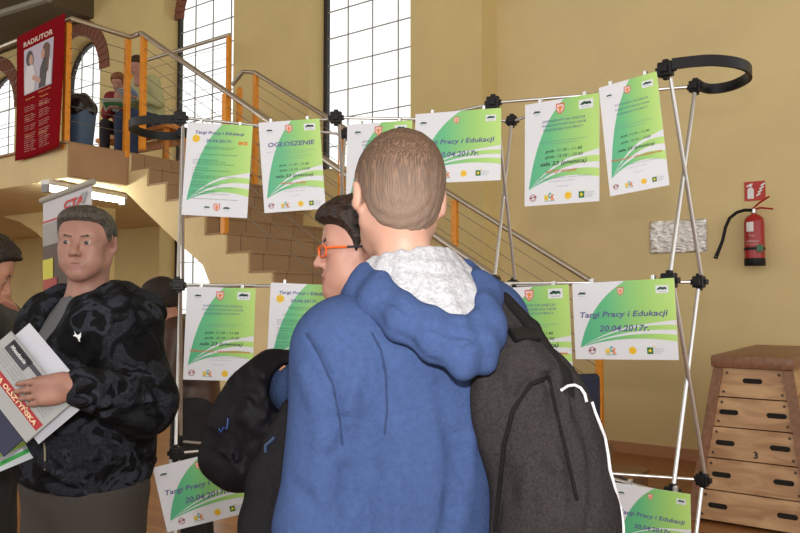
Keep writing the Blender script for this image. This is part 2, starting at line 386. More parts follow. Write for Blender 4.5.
def solid_profile(b0, b1, name, m):
    bm = bmesh.new(); f = [bm.verts.new((a, b0, z)) for a, z in poly]; g = [bm.verts.new((a, b1, z)) for a, z in poly]; n = len(f)
    bm.faces.new(f); bm.faces.new(g[::-1])
    for i in range(n): bm.faces.new((f[i], g[i], g[(i+1) % n], f[(i+1) % n]))
    bmesh.ops.recalc_face_normals(bm, faces=bm.faces); bmesh.ops.triangulate(bm, faces=[x for x in bm.faces if len(x.verts) > 4])
    me = bpy.data.meshes.new(name); bm.to_mesh(me); bm.free(); me.materials.append(m); o = bpy.data.objects.new(name, me); COL.objects.link(o); o.parent = st
solid_profile(.6, 2.07, 'stringer', M_cream)
for k in range(NS):
    a = AS+TR*k; z = 2.79-RISE*k; s_ = MB(); s_.box((a+.008, 1.345, z-RISE/2), (.02, 1.45, RISE-.012))
    if k: s_.box((a-TR/2+.012, 1.345, z+.006), (TR+.03, 1.46, .022))
    s_.build('step', M_tile, st)
MB().box((.012, .30, 2.645), (.02, .58, .285)).build('side_cladding', mat('clay_panel', (.40, .235, .125), .7, noise=.08, nscale=3), st)
# railings
def rail_thing(name, label, ralls, posts, cables, r=.024):
    t = thing(name, label, 'railing')
    for i, pl in enumerate(ralls): MB().tube([ab(*p) for p in pl], r, 12).build('handrail', M_steel, t, smooth=True)
    for (a, b, z0, z1) in posts:
        m = MB(); m.box(ab(a, b, (z0+z1)/2), (.05, .05, z1-z0), RAB.to_3x3(), bev=.006); nn = 8
        m.build('post', M_orange, t)
    for (p, q) in cables: MB().tube([ab(*p), ab(*q)], .003, 5).build('cable', M_cable, t)
    return t
s_r = .63
def stair_cables(a0, z0, a1, b, zr):
    out = []
    for k in range(1, 8):
        h = .13*k; out.append(((a0, b, z0-h), (a1, b, z0-h-(a1-a0)*s_r)))
    return out
near = [[(.18, .6, 3.9), (3.9, .6, 3.9-3.72*s_r)]]
posts = [(.22, .6, 2.80, 3.86)] + [(x, .6, 2.79-RISE*math.ceil((x-AS)/TR), 3.9-(x-.18)*s_r-.02) for x in (1.36, 3.35)]
hz = [3.9-.13*k for k in range(1, 8)]
cab = stair_cables(.2, 3.9, 3.9, .6, 3.9)
rail_thing('stair_railing', 'near stair railing with steel handrail, cables and orange posts descending to the right', near, posts, cab)
lan = [[(-9.5, .03, 3.9), (0, .03, 3.9), (0, .6, 3.9), (.16, .6, 3.9)]]
lp = [(-8, .03, 2.8, 3.87), (-4.0, .03, 2.8, 3.87), (-1.9, .03, 2.8, 3.87), (-.06, .02, 2.74, 3.87), (0, .58, 2.75, 3.87)]
lc = [((-9.5, .03, z), (0, .03, z)) for z in hz]+[((0, .03, z), (0, .6, z)) for z in hz]
rail_thing('landing_railing', 'steel cable railing with orange posts around the landing at upper left', lan, lp, lc)
fz = 3.93
far = [[(-.16, 2.0, fz-.13), (-.02, 2.03, fz), (.12, 2.07, fz-.02), (3.98, 2.07, fz-.02-3.86*.615)]]
fp = [(.14, 2.07, 2.62, fz-.05), (-.12, 2.07, 2.8, fz-.15)]+[(x, 2.07, max(0.02, 2.79-RISE*math.ceil((x-AS)/TR)), fz-(x-.1)*.615-.04) for x in [a_of(onb(u, 250, 2.07)) for u in (341, 455, 598)]]
fc = [((.14, 2.07, fz-.02-.13*k), (3.95, 2.07, fz-.02-.13*k-3.81*.615)) for k in range(1, 7)]
rail_thing('stair_railing', 'far stair railing with orange posts along the window side of the stairs', far, fp, fc)
pA, pB = onb(143, 62, 2.6), onb(230, 34, 2.6); ax0, ax1 = a_of(pA), a_of(pB); zz = (pA.z+pB.z)/2
fc = [((ax0-.1, 2.6, zz-.13-.16*k), (ax1, 2.6, zz-.13-.16*k)) for k in range(8)]
rail_thing('landing_railing', 'short horizontal steel railing ending at a tall orange post before the window', [[(ax0-.3, 2.6, zz), (ax1, 2.6, zz)]], [(ax1-.02, 2.6, 2.8, zz-.02), (ax0-.28, 2.6, 2.8, zz-.02)], fc)
# fluorescent lamp under the landing
lm = thing('ceiling_light', 'long white fluorescent tube light glowing beneath the landing', 'lamp')
p0, p1 = Vector((-3.13, 6.62, 2.41)), Vector((-2.78, 7.45, 2.41)); d = (p1-p0).normalized(); c = (p0+p1)/2
Rm = Matrix((d, Vector((-d.y, d.x, 0)), Vector((0, 0, 1)))).transposed()
MB().box(c+Vector((0, 0, .055)), ((p1-p0).length+.06, .1, .05), Rm, bev=.01).build('housing', mat('lamp_housing', (.8, .8, .78), .5), lm)
MB().tube([p0, p1], .019, 12).build('tube', mat('lamp_tube', (1, 1, 1), .4, emit=(1, .99, .9), estr=75), lm, smooth=True)
for p in (p0-d*.02, p1+d*.02): MB().box(p, (.03, .07, .07), Rm).build('end_cap', mat('lamp_cap', (.25, .25, .25), .5), lm)
# wooden rail seen low at the far left
t = thing('wooden_railing', 'orange-brown wooden railing low at far left behind the man', 'railing')
for zz_, nm in ((1.26, 'top_rail'), (1.08, 'lower_rail')): MB().box(ab(-4.5, 1.2, zz_), (3.6, .05, .07), RAB.to_3x3(), bev=.01).build(nm, mat('varnished_wood', (.42, .17, .04), .4), t)
for a in (-6.2, -5.2, -4.3, -3.4, -2.75): MB().box(ab(a, 1.2, .62), (.05, .05, 1.24), RAB.to_3x3()).build('post', MATS['varnished_wood'], t)
# ================================================================== things on the right wall
ez = Vector((0, 0, 1))
def wallframe(u, v, b=3.43):
    p = onb(u, v, b); return frame(p, DA, DB, ez)   # local -y faces the room
sc_ = 117.
M_red = mat('sign_red', (.48, .03, .02), .5); M_white = mat('print_white', (.8, .8, .8), .5)
sg = thing('fire_sign', 'small square red fire extinguisher sign with white pictogram on the wall', 'sign', M=wallframe(755, 191))
MB().box((0, -.006, 0), (.165, .006, .165)).build('panel', M_red, sg)
m = MB(); y = -.0105
m.flat([(-.058, y, -.065), (-.008, y, -.065), (-.008, y, .015), (-.022, y, .03), (-.044, y, .03), (-.058, y, .015)])
m.flat([(-.044, y, .036), (-.022, y, .036), (-.022, y, .052), (-.01, y, .062), (-.03, y, .066), (-.062, y, .05), (-.066, y, .034), (-.058, y, .036), (-.044, y, .046)])
for k in range(4): x = .018+.012*k; m.flat([(x-.004, y, -.05+k*.028), (x+.03, y, -.03+k*.028), (x+.026, y, -.016+k*.028), (x-.008, y, -.036+k*.028)])
m.build('pictogram', M_white, sg)
fe = thing('fire_extinguisher', 'red fire extinguisher with black hose hanging on the tan wall', 'fire extinguisher', M=wallframe(757, 240))
M_er = mat('extinguisher_red', (.36, .010, .012), .35, coat=.2)
C0 = (0, -.11, 0); R_ = .079
MB().lathe([(.055, -.2), (R_, -.19), (R_, .14), (R_*.9, .175), (.045, .2), (.022, .208), (.022, .222)], 32, C0).build('cylinder', M_er, fe, smooth=True)
MB().lathe([(R_+.002, -.225), (R_+.004, -.222), (R_+.004, -.165), (R_+.001, -.162)], 32, C0).build('base_ring', M_blackpl, fe, smooth=True)
MB().lathe([(R_+.001, -.095), (R_+.004, -.094), (R_+.004, -.072), (R_+.001, -.071)], 32, C0).build('strap', M_blackpl, fe, smooth=True)
MB().box((.055, -.185, -.083), (.05, .02, .06), bev=.006).build('buckle', mat('buckle_green', (.05, .16, .08), .4), fe)
def curved(u0, u1, z0, z1, rad, n=8):
    m = MB()
    for i in range(n):
        t0, t1 = u0+(u1-u0)*i/n, u0+(u1-u0)*(i+1)/n
        m.flat([(rad*math.sin(t0), -.11-rad*math.cos(t0), z0), (rad*math.sin(t1), -.11-rad*math.cos(t1), z0), (rad*math.sin(t1), -.11-rad*math.cos(t1), z1), (rad*math.sin(t0), -.11-rad*math.cos(t0), z1)])
    return m
curved(-.62, .12, .06, .14, R_+.002).build('paper_label', M_white, fe)
m = MB()
for z_, h_, s_, x0, x1 in ((-.03, .045, 'GAŚNICA', -.06, .05), (.02, .02, 'GP-6x', -.03, .02), (-.052, .012, 'PROSZKOWA ABC', -.05, .045)):
    put_text(m, s_, x0, x1, z_, y=0, shear=0, fn=lambda p: (R_*1.03*math.sin(p[0]/R_), -.11-R_*1.03*math.cos(p[0]/R_), p[2]))
m.build('lettering', mat('faded_white', (.62, .42, .40), .5), fe)
MB().tube([(0, -.11, .222), (0, -.11, .255)], .018, 14).build('valve', M_alu, fe, smooth=True)
for nm, P in (('handle', [(-.01, -.11, .245), (.05, -.115, .262), (.15, -.12, .245)]), ('lever', [(-.01, -.11, .255), (.04, -.115, .30), (.125, -.12, .352)])):
    mm = MB(); mm.tube(P, .0085, 6); mm.build(nm, M_er, fe)
MB().tube([(-.01, -.12, .245), (-.07, -.12, .25), (-.13, -.12, .235), (-.19, -.12, .19), (-.225, -.12, .11), (-.25, -.12, .0), (-.285, -.12, -.09), (-.305, -.12, -.135)], [.014]*6+[.016, .018], 12).build('hose', M_blackpl, fe, smooth=True)
MB().tube([(-.306, -.12, -.137), (-.312, -.12, -.155)], .018, 12).build('nozzle', M_blackpl, fe, smooth=True)
ss = thing('plastic_sheet', 'crinkled silvery plastic pocket sheet taped to the tan wall', 'sheet', M=wallframe(678, 236.5))
M_sil = mat('silver_film', (.88, .88, .86), .3, metal=.5); add_normal_bump(M_sil, 9, 1., (1, 1, 2.2), .05)
n_ = 24; m = MB(); hw, hh = .252, .148
for i in range(n_+1):
    for j in range(13):
        x = -hw+2*hw*i/n_; z = -hh+2*hh*j/12; m.v.append((x, -.012-.004*math.sin(i*1.9+j)+.003*math.sin(j*2.3-i), z))
for i in range(n_):
    for j in range(12): q = i*13+j; m.f.append((q, q+13, q+14, q+1))
o = m.build('film', M_sil, ss, smooth=True); md = o.modifiers.new('s', 'SOLIDIFY'); md.thickness = .002
# ================================================================== vaulting box
P0 = Vector((1.90, 4.93, 0)); vb = thing('vaulting_box', 'wooden five-tier gymnastics vaulting box with brown leather top', 'vaulting box', loc=P0, rz=math.atan2(DA.y, DA.x))
M_ply = mat('plywood', (.50, .295, .145), .45)
def woodgrain(m, c1, c2, sc=(1, 1, 12), s=3):
    N, Lk, b = nodes_of(m); tc = N.new('ShaderNodeTexCoord'); mp = N.new('ShaderNodeMapping'); mp.inputs['Scale'].default_value = sc
    n = N.new('ShaderNodeTexNoise'); n.inputs['Scale'].default_value = s; n.inputs['Detail'].default_value = 8; n.inputs['Distortion'].default_value = .8
    r = ramp(N, [(.35, c1), (.65, c2)]); Lk.new(tc.outputs['Object'], mp.inputs['Vector']); Lk.new(mp.outputs['Vector'], n.inputs['Vector']); Lk.new(n.outputs['Fac'], r.inputs[0]); Lk.new(r.outputs[0], b.inputs['Base Color'])
woodgrain(M_ply, (.38, .20, .09), (.60, .37, .19), (1.2, 1.2, 5), 3)
M_lea = mat('brown_leather', (.23, .105, .052), .42, noise=.25, nscale=30, bump=.2, bscale=120)
M_slot = mat('slot_dark', (.01, .008, .006), .9); M_screw = mat('screw', (.12, .09, .06), .4, metal=.6)
ZL = [.015, .205, .405, .605, .795, .985]; W0, W1, D0, D1 = .70, .395, 1.55, 1.30
def lw(z): t = (z-.015)/.97; return W0+(W1-W0)*t, D0+(D1-D0)*t
def slot(mb, x, y, z, w, h, dy=.004):
    n = 8; pts = []
    for s in (1, -1):
        for k in range(n+1): t = -PI/2+PI*k/n; pts.append((x+s*((w-h)/2+h/2*math.cos(t)), y, z+s*h/2*math.sin(t)))
    mb.prism(pts, 0, (0, dy, 0))
for k in range(5):
    z0, z1 = ZL[k]+.004, ZL[k+1]-.004; (w0, d0), (w1, d1) = lw(z0), lw(z1); cx = W0/2
    def fy(z): return (D0-lw(z)[1])/2
    sec = bpy.data.objects.new('section', None); COL.objects.link(sec); sec.parent = vb
    v = []
    for z, w, dd in ((z0, w0, d0), (z1, w1, d1)):
        y0 = (D0-dd)/2; v += [(cx-w/2, y0, z), (cx+w/2, y0, z), (cx+w/2, y0+dd, z), (cx-w/2, y0+dd, z)]
    MB().add(v, [(3,2,1,0),(4,5,6,7),(0,1,5,4),(1,2,6,5),(2,3,7,6),(3,0,4,7)]).build('panel', M_ply, sec)
    zc = (z0+z1)/2+(0 if k < 4 else .015)
    for x in ([0] if k == 4 else [-.12-.02*(4-k), .12+.02*(4-k)]):
        sm = MB(); slot(sm, cx+x, fy(zc)-.004, zc, .115, .032, .006); sm.build('handle_slot', M_slot, sec)
    for sx in (-1, 1):
        for zq in (z0+.03, z1-.03):
            wq = lw(zq)[0]; MB().lathe([(.009, 0), (.007, .003)], 10, (cx+sx*(wq/2-.05), fy(zq)-.002, zq), Matrix.Rotation(PI/2, 3, 'X')).build('screw', M_screw, sec)
for sx in (-1, 1):
    for sy in (0, 1):
        m = MB(); v = []
        for z, w, dd in ((.0, W0+.012, D0), (.985, W1+.012, D1)):
            x = cx+sx*w/2; y = (D0-dd)/2 if sy == 0 else (D0+dd)/2; q = -.022 if sy == 0 else .0; v += [(x-.03, y+q, z), (x+.03, y+q, z), (x+.03, y+q+.03, z), (x-.03, y+q+.03, z)]
        m.add(v, [(3,2,1,0),(4,5,6,7),(0,1,5,4),(1,2,6,5),(2,3,7,6),(3,0,4,7)]).build('corner_strip', M_lea, vb)
bm_ = MB(); bm_.box((cx, D0/2, 1.025), (.50, D1+.1, .085), bev=.03); bm_.build('padded_top', M_lea, vb, smooth=True)
m = MB(); put_text(m, '3', cx+.01, cx+.035, .43, y=(D0-lw(.44)[1])/2-.006, shear=0, bold=.03); m.build('number', mat('marker_black', (.02, .02, .03), .5), vb)
# dark chair half hidden beyond the posters
ch = thing('padded_chair', 'dark blue padded chair beyond the posters near the stair foot', 'chair', loc=at(588, 400, 4.0)*1, rz=.3); ch.location.z = 0
M_nav = mat('navy_fabric', (.012, .016, .04), .8, bump=.3, bscale=200)
Field((-.25, -.25, .3), (.25, .3, 1.0), .012).box((0, 0, .45), (.21, .21, .035), .03).build('seat', M_nav, ch)
Field((-.25, .1, .5), (.25, .35, 1.1), .012).box((0, .21, .84), (.2, .025, .17), .025).build('backrest', M_nav, ch)
for sx in (-1, 1):
    for sy in (-1, 1): MB().tube([(sx*.18, sy*.18, 0), (sx*.18, sy*.18, .43 if sy < 0 else .75)], .012, 8).build('leg', M_blackpl, ch)
# ================================================================== DISPLAY STAND
FN = [Vector((-.983, 3.32)), Vector((-.286, 3.32)), Vector((.385, 3.07)), Vector((.94, 2.62))]
RN = [Vector((-1.06, 3.62)), Vector((-.27, 3.66)), Vector((.509, 3.38)), Vector((1.128, 2.83))]
ZN = [.035, .752, 1.49, 2.237]
ds = thing('display_stand', 'folding exhibition display frame of silver tubes with black plastic joints', 'display stand')
def P3(p, z): return Vector((p.x, p.y, z))
def stick(p, q, r=.0075):
    d = (q-p).normalized(); m = MB(); m.tube([p+d*.03, q-d*.03], r, 10); return m.build('tube', M_alu, ds, smooth=True)
for j, z in enumerate(ZN):
    for i in range(4):
        for q, pts in ((0, FN), (1, RN)):
            p = P3(pts[i], z); n_ = (FN[i]-RN[i]).normalized(); tt = Vector((-n_.y, n_.x))
            R = Matrix((Vector((tt.x, tt.y, 0)), Vector((n_.x, n_.y, 0)), Vector((0, 0, 1)))).transposed()
            m = MB(); s = .052 if q == 0 else .044; m.box(p, (s, .03, s), R, bev=.005)
            for sx in (-1, 1): m.box(p+R @ Vector((sx*.5*s, -.004, 0)), (.02, .022, .02), R, bev=.003); m.box(p+R @ Vector((0, -.004, sx*.5*s)), (.02, .022, .02), R, bev=.003)
            m.box(p+R @ Vector((0, .018, 0)), (.026, .014, .026), R, bev=.003)
            m.build('joint', M_blackpl, ds)
for j, z in enumerate(ZN):
    for i in range(3):
        stick(P3(FN[i], z), P3(RN[i+1], z), .0065); stick(P3(RN[i], z-.004), P3(FN[i+1], z-.004), .0065)
for i in range(4):
    for j in range(3):
        stick(P3(FN[i], ZN[j]), P3(RN[i], ZN[j+1])); stick(P3(RN[i]+Vector((.012, 0)), ZN[j]), P3(FN[i]+Vector((.012, 0)), ZN[j+1]))
def arc_end(pts, z):
    # smooth flat strip through plan points
    pts = [Vector(p) for p in pts]; out = []
    n = len(pts)
    for i in range(n-1):
        p0 = pts[max(i-1, 0)]; p1 = pts[i]; p2 = pts[i+1]; p3 = pts[min(i+2, n-1)]
        for k in range(7):
            t = k/7; out.append(.5*((2*p1)+(p2-p0)*t+(2*p0-5*p1+4*p2-p3)*t*t+(3*p1-p0-3*p2+p3)*t**3))
    out.append(pts[-1]); m = MB(); N = len(out); vs = []; fs = []
    for i, p in enumerate(out):
        d = (out[min(i+1, N-1)]-out[max(i-1, 0)]).normalized(); nn = Vector((-d.y, d.x))*.006
        for s, zz in ((-1, -.019), (1, -.019), (1, .019), (-1, .019)): vs.append((p.x+nn.x*s, p.y+nn.y*s, z+zz))
    for i in range(N-1):
        for k in range(4): fs.append((i*4+k, i*4+(k+1) % 4, i*4+4+(k+1) % 4, i*4+4+k))
    fs += [(3, 2, 1, 0), tuple(range(N*4-4, N*4))]
    m.add(vs, fs); m.build('curved_end', M_blackpl, ds, smooth=True)
arc_end([(.955, 2.60), (1.08, 2.56), (1.21, 2.61), (1.29, 2.73), (1.285, 2.86), (1.22, 2.91), (1.14, 2.85)], 2.25)
arc_end([(-.99, 3.32), (-1.12, 3.32), (-1.22, 3.38), (-1.26, 3.5), (-1.21, 3.63), (-1.12, 3.66), (-1.06, 3.63)], 2.228)
# ================================================================== POSTERS
def grad_mat():
    m = mat('poster_green', (.2, .6, .2), .45, coat=.15); N, Lk, b = nodes_of(m)
    tc = N.new('ShaderNodeTexCoord'); r = ramp(N, [(0, (.07, .42, .24)), (.35, (.12, .50, .22)), (.7, (.33, .62, .16)), (1, (.50, .74, .20))])
    sp_ = N.new('ShaderNodeSeparateXYZ'); uv = N.new('ShaderNodeUVMap'); Lk.new(uv.outputs[0], sp_.inputs[0]); Lk.new(sp_.outputs['X'], r.inputs[0]); Lk.new(r.outputs[0], b.inputs['Base Color']); return m
M_green = grad_mat(); M_paper = mat('poster_paper', (.74, .75, .80), .4, coat=.15)
M_purple = mat('ink_purple', (.10, .10, .28), .6); M_ink = mat('ink_dark', (.03, .05, .06), .6); M_pred = mat('ink_red', (.65, .06, .03), .6); M_gray = mat('ink_grey', (.25, .32, .36), .6)
M_lg = mat('logo_green', (.01, .09, .04), .5); M_yel = mat('logo_yellow', (.85, .60, .03), .5); M_teal = mat('logo_teal', (.02, .35, .38), .5); M_org = mat('logo_orange', (.80, .22, .02), .5); M_mar = mat('logo_maroon', (.30, .03, .04), .5); M_pale = mat('shield_pale', (.75, .60, .58), .5)
PW = {}
def poster(cor, label, kind, i0, i1, lean=0., group='green fair posters', w=None, name='poster', off=.03, land=None):
    """cor: TL TR BR BL pixel corners; i0,i1: the display columns it hangs between"""
    A, B = FN[i0], FN[i1]; ex = Vector((B.x-A.x, B.y-A.y, 0)).normalized(); nrm = Vector((ex.y, -ex.x, 0)); p0 = P3(A, 1.0)+nrm*off
    W = [on_plane(u, v, p0, nrm) for u, v in cor]
    c = (W[0]+W[1]+W[2]+W[3])/4; rx = ((W[1]-W[0])+(W[2]-W[3])).normalized(); rz = nrm.cross(rx)*-1
    rz = rx.cross(-nrm).normalized(); 
    if rz.z < 0: rz = -rz
    w_ = ((W[1]-W[0]).length+(W[2]-W[3]).length)/2; h_ = ((W[0]-W[3]).length+(W[1]-W[2]).length)/2
    land_ = w_ > h_; S1, S2 = (.42, .297) if land_ else (.297, .42)
    if land is None: sw, sh = w_, h_
    else: sw, sh = S1, S2
    ey = rz.cross(rx)
    t = thing(name, label, 'poster', M=frame(c, rx, ey, rz), group=group)
    hw, hh = sw/2, sh/2
    def X(u): return -hw+2*hw*u
    def Z(v): return -hh+2*hh*v
    MB().box((0, 0, 0), (sw, .0016, sh)).build('sheet', M_paper, t)
    Yg, Yt, Yl = -.0014, -.0022, -.0018
    # green sweep
    def sweep(polys):
        me = bpy.data.meshes.new('green_design'); vs = []; fs = []; uvs = []
        for (q) in polys:
            k = len(vs); fs.append(tuple(range(k, k+len(q)))); vs += [(X(a), Yg, Z(b)) for a, b in q]
        me.from_pydata(vs, [], fs); ul = me.uv_layers.new(name='UVMap')
        for l in me.loops: v = me.vertices[l.vertex_index].co; ul.data[l.index].uv = ((v.x+hw)/(2*hw), (v.z+hh)/(2*hh))
        me.materials.append(M_green); o = bpy.data.objects.new('green_design', me); COL.objects.link(o); o.parent = t
    g = []
    left = bez((.06, .155), (.17, .74), (.54, 1.0), 16); low = bez((1, .47), (.50, .50), (.06, .155), 16)
    body = left+[(1, 1)]; # strips for robust fill
    n = 16; Lf = left; 
    for i in range(n):
        a, b2 = left[i], left[i+1]
        # right boundary at same heights
        def rb(p):
            z = p[1]; xs = [q for q in low]
            if z >= .47: return (1, z)
            for k in range(len(low)-1):
                if (low[k][1]-z)*(low[k+1][1]-z) <= 0 and low[k][1] != low[k+1][1]: tt = (z-low[k][1])/(low[k+1][1]-low[k][1]); return (low[k][0]+tt*(low[k+1][0]-low[k][0]), z)
            return p
        g.append([a, rb(a), rb(b2), b2])
    def stripe(z0, z1, c0, c1):
        U = bez((1, z0), (.5, c0), (.06, .155), 12); D = bez((1, z1), (.5, c1), (.06, .155), 12)
        for i in range(12): g.append([U[i], U[i+1], D[i+1], D[i]] if i < 11 else [U[i], U[i+1], D[i]])
    stripe(.425, .365, .47, .41); stripe(.305, .225, .38, .33)
    sweep(g)
    pm, im, rm, gm, dm = MB(), MB(), MB(), MB(), MB()
    def line(mb, s, a, b, z, h=None, **k): put_text(mb, s, X(a), X(b), Z(z), h=h, y=Yt, **k)
    def fine(mb, z, a, b, seed=0, h=.007): put_text(mb, ['zapraszamy mieszkańców do udziału w targach', 'Powiatowy Urząd Pracy i Centrum Kształcenia', 'prezentacje pracodawców i szkół oraz doradców', 'warsztaty dla osób szukających zatrudnienia'][seed % 4], X(a), X(b), Z(z), h=h, y=Yt, bold=0)
    def small_blob(z, x, s, mbx): pass
    def greenlogo(cx, cz, s, nm='emblem'):
        q = bpy.data.objects.new(nm, None); COL.objects.link(q); q.parent = t
        m = MB(); m.flat([(X(cx)-s, Yl, Z(cz)-.6*s), (X(cx)+s, Yl, Z(cz)-.6*s), (X(cx)+s, Yl, Z(cz)+.6*s), (X(cx)-s, Yl, Z(cz)+.6*s)]); m.build('plate', M_paper, q)
        m = MB()
        for dx, dz, r in ((-.45, .0, .22), (-.2, .12, .24), (.12, .02, .26), (.42, .08, .22), (.6, -.05, .14), (-.65, -.08, .12)):
            m.flat([(X(cx)+s*dx+s*r*1.2*math.cos(a), Yt-.0002, Z(cz)+.08*s+s*dz+s*r*.75*math.sin(a)) for a in [2*PI*k/12 for k in range(12)]])
        m.build('mark', M_lg, q)
        m = MB(); put_text(m, 'CENTRUM', X(cx)-.6*s, X(cx)+.6*s, Z(cz)-.45*s, y=Yt, shear=0, bold=0); m.build('caption', M_gray, q)
    def shield(cx, cz, s):
        q = bpy.data.objects.new('shield', None); COL.objects.link(q); q.parent = t
        def pl(k): return [(X(cx)-k*s, Yl-.0001*(2-k), Z(cz)+1.1*k*s), (X(cx)+k*s, Yl-.0001*(2-k), Z(cz)+1.1*k*s), (X(cx)+k*s, Yl-.0001*(2-k), Z(cz)-.3*k*s), (X(cx)+.5*k*s, Yl-.0001*(2-k), Z(cz)-.9*k*s), (X(cx), Yl-.0001*(2-k), Z(cz)-1.25*k*s), (X(cx)-.5*k*s, Yl-.0001*(2-k), Z(cz)-.9*k*s), (X(cx)-k*s, Yl-.0001*(2-k), Z(cz)-.3*k*s)]
        m = MB(); m.flat([(a, b, c_) for a, b, c_ in pl(1)]); m.build('border', M_pred if True else 0, q)
        m = MB(); m.flat([(a, Yt, c_) for a, b, c_ in pl(.8)]); m.build('field', M_pale, q)
        m = MB(); m.flat([(X(cx)+s*a, Yt-.0004, Z(cz)+s*b_) for a, b_ in ((-.1, .6), (.15, .65), (.1, .3), (.6, .5), (.4, -.1), (.15, -.2), (.3, -.6), (0, -.8), (-.3, -.6), (-.15, -.2), (-.5, .1), (-.55, .5), (-.15, .25))]); m.build('bird_figure', M_org, q)
    def disc(mb, x, z, r, y, n=20, st=1): mb.flat([(x+r*math.cos(a), y, z+r*math.sin(a)) for a in [2*PI*k/n for k in range(n)]])
    def ring_(mb, x, z, r0, r1, y, n=24):
        for k in range(n):
            a, b_ = 2*PI*k/n, 2*PI*(k+1)/n; mb.flat([(x+r0*math.cos(a), y, z+r0*math.sin(a)), (x+r1*math.cos(a), y, z+r1*math.sin(a)), (x+r1*math.cos(b_), y, z+r1*math.sin(b_)), (x+r0*math.cos(b_), y, z+r0*math.sin(b_))])
    def logos(cz, xs, s):
        x, z = X(xs[0]), Z(cz); m = MB(); ring_(m, x, z, s*.85, s, Yl); ring_(m, x, z, s*.62, s*.68, Yl); m.flat([(x-s*1.0, Yt, z-.3*s), (x-.15*s, Yt, z-.1*s), (x-.15*s, Yt, z+.3*s), (x-s*1.0, Yt, z+.1*s)]); m.flat([(x+.15*s, Yt, z-.1*s), (x+s*1.05, Yt, z+.1*s), (x+s*1.05, Yt, z+.5*s), (x+.15*s, Yt, z+.3*s)]); m.build('stamp', M_mar, t)
        q = bpy.data.objects.new('letter_logo', None); COL.objects.link(q); q.parent = t; x = X(xs[1])
        m = MB(); put_text(m, 'M', x-1.5*s, x-.35*s, z-.9*s, h=2.1*s, y=Yt, shear=0, bold=.05); m.build('letter_m', M_yel, q)
        m = MB(); put_text(m, 'C', x-.3*s, x+.5*s, z-.3*s, h=1.9*s, y=Yt-.0003, shear=0, bold=.06); m.build('letter_c', M_teal, q)
        m = MB(); put_text(m, 'K', x+.45*s, x+1.5*s, z-.9*s, h=2.1*s, y=Yt, shear=0, bold=.05); m.build('letter_k', M_org, q)
        m = MB(); m.flat([(x-1.4*s, Yt, z-1.2*s), (x+1.5*s, Yt, z-1.2*s), (x+1.5*s, Yt, z-1.06*s), (x-1.4*s, Yt, z-1.06*s)]); m.build('underline', M_teal, q)
        badge(X(xs[2]), z, s)
        q = bpy.data.objects.new('star_logo', None); COL.objects.link(q); q.parent = t; x = X(xs[3])
        m = MB(); m.flat([(x-.9*s, Yl, z-.9*s), (x+.7*s, Yl, z-.9*s), (x+.7*s, Yl, z+.8*s), (x-.9*s, Yl, z+.8*s)]); m.build('square', mat('logo_leaf', (.01, .16, .03), .5), q)
        m = MB(); m.flat([(x-.1*s+(.62 if k % 2 == 0 else .27)*s*math.sin(2*PI*k/10+.2), Yt, z-.05*s+(.62 if k % 2 == 0 else .27)*s*math.cos(2*PI*k/10+.2)) for k in range(10)]); disc(m, x+.95*s, z+1.0*s, .2*s, Yt); m.build('star', M_yel, q)
        m = MB()
        for k, s_ in enumerate(('POWIATOWY', 'URZĄD PRACY', 'W MIEŚCIE')): put_text(m, s_, x+1.0*s, x+(3.4 if k < 2 else 2.8)*s, z+(.3-.55*k)*s, h=.42*s, y=Yt, shear=0, bold=0)
        m.build('caption', M_gray, q)
    def badge(x, z, s):
        q = bpy.data.objects.new('badge', None); COL.objects.link(q); q.parent = t
        m = MB(); m.flat([(x+1.1*s*math.cos(PI/6+PI/3*k), Yl, z+1.1*s*math.sin(PI/6+PI/3*k)) for k in range(6)]); m.build('hexagon', M_yel, q)
        m = MB(); put_text(m, 'Dobra', x-.75*s, x+.75*s, z+.1*s, y=Yt, shear=.3); put_text(m, 'praca', x-.7*s, x+.7*s, z-.5*s, y=Yt, shear=.1); m.build('caption', M_org, q)
    if kind == 'L':          # landscape title poster
        s = sw*.031
        greenlogo(.1, .855, s*1.7); greenlogo(.885, .87, s*1.9); shield(.49, .87, s*1.05)
        line(pm, 'Targi Pracy i Edukacji', .07, .93, .545, h=sw*.075, bold=.02); line(dm, '20.04.2017r.', .26, .75, .36, h=sw*.082, bold=.02)
        logos(.115, (.18, .37, .58, .75), s*1.15)
    elif kind == 'T':        # the programme poster
        s = sw*.045
        line(pm, 'Targi Pracy i Edukacji', .13, .88, .885, h=sw*.062, bold=.02); line(dm, '20.04.2017r.', .3, .7, .80, h=sw*.062, bold=.02)
        badge(X(.15), Z(.83), s*1.3); q = MB(); put_text(q, 'MCK', X(.80), X(.95), Z(.785), h=.02, y=Yt, shear=0, bold=.06); q.build('letter_logo', M_org, t)
        for k, (z, a, b) in enumerate(((.74, .27, .75), (.722, .3, .68), (.66, .2, .8), (.60, .12, .5), (.58, .12, .62), (.555, .12, .75), (.51, .12, .36), (.485, .12, .7), (.45, .12, .28), (.425, .12, .8), (.405, .12, .5), (.36, .12, .35), (.33, .12, .55), (.31, .12, .75), (.26, .12, .5), (.235, .12, .7), (.18, .15, .85))): fine(im, z, a, b, k, sw*.022)
        greenlogo(.38, .09, s*1.3); greenlogo(.68, .09, s*1.5); shield(.53, .1, s*1.1)
    else:
        s = sw*.046
        greenlogo(.17, .90, s*1.4); greenlogo(.83, .915, s*2.0); shield(.49, .91, s*1.25)
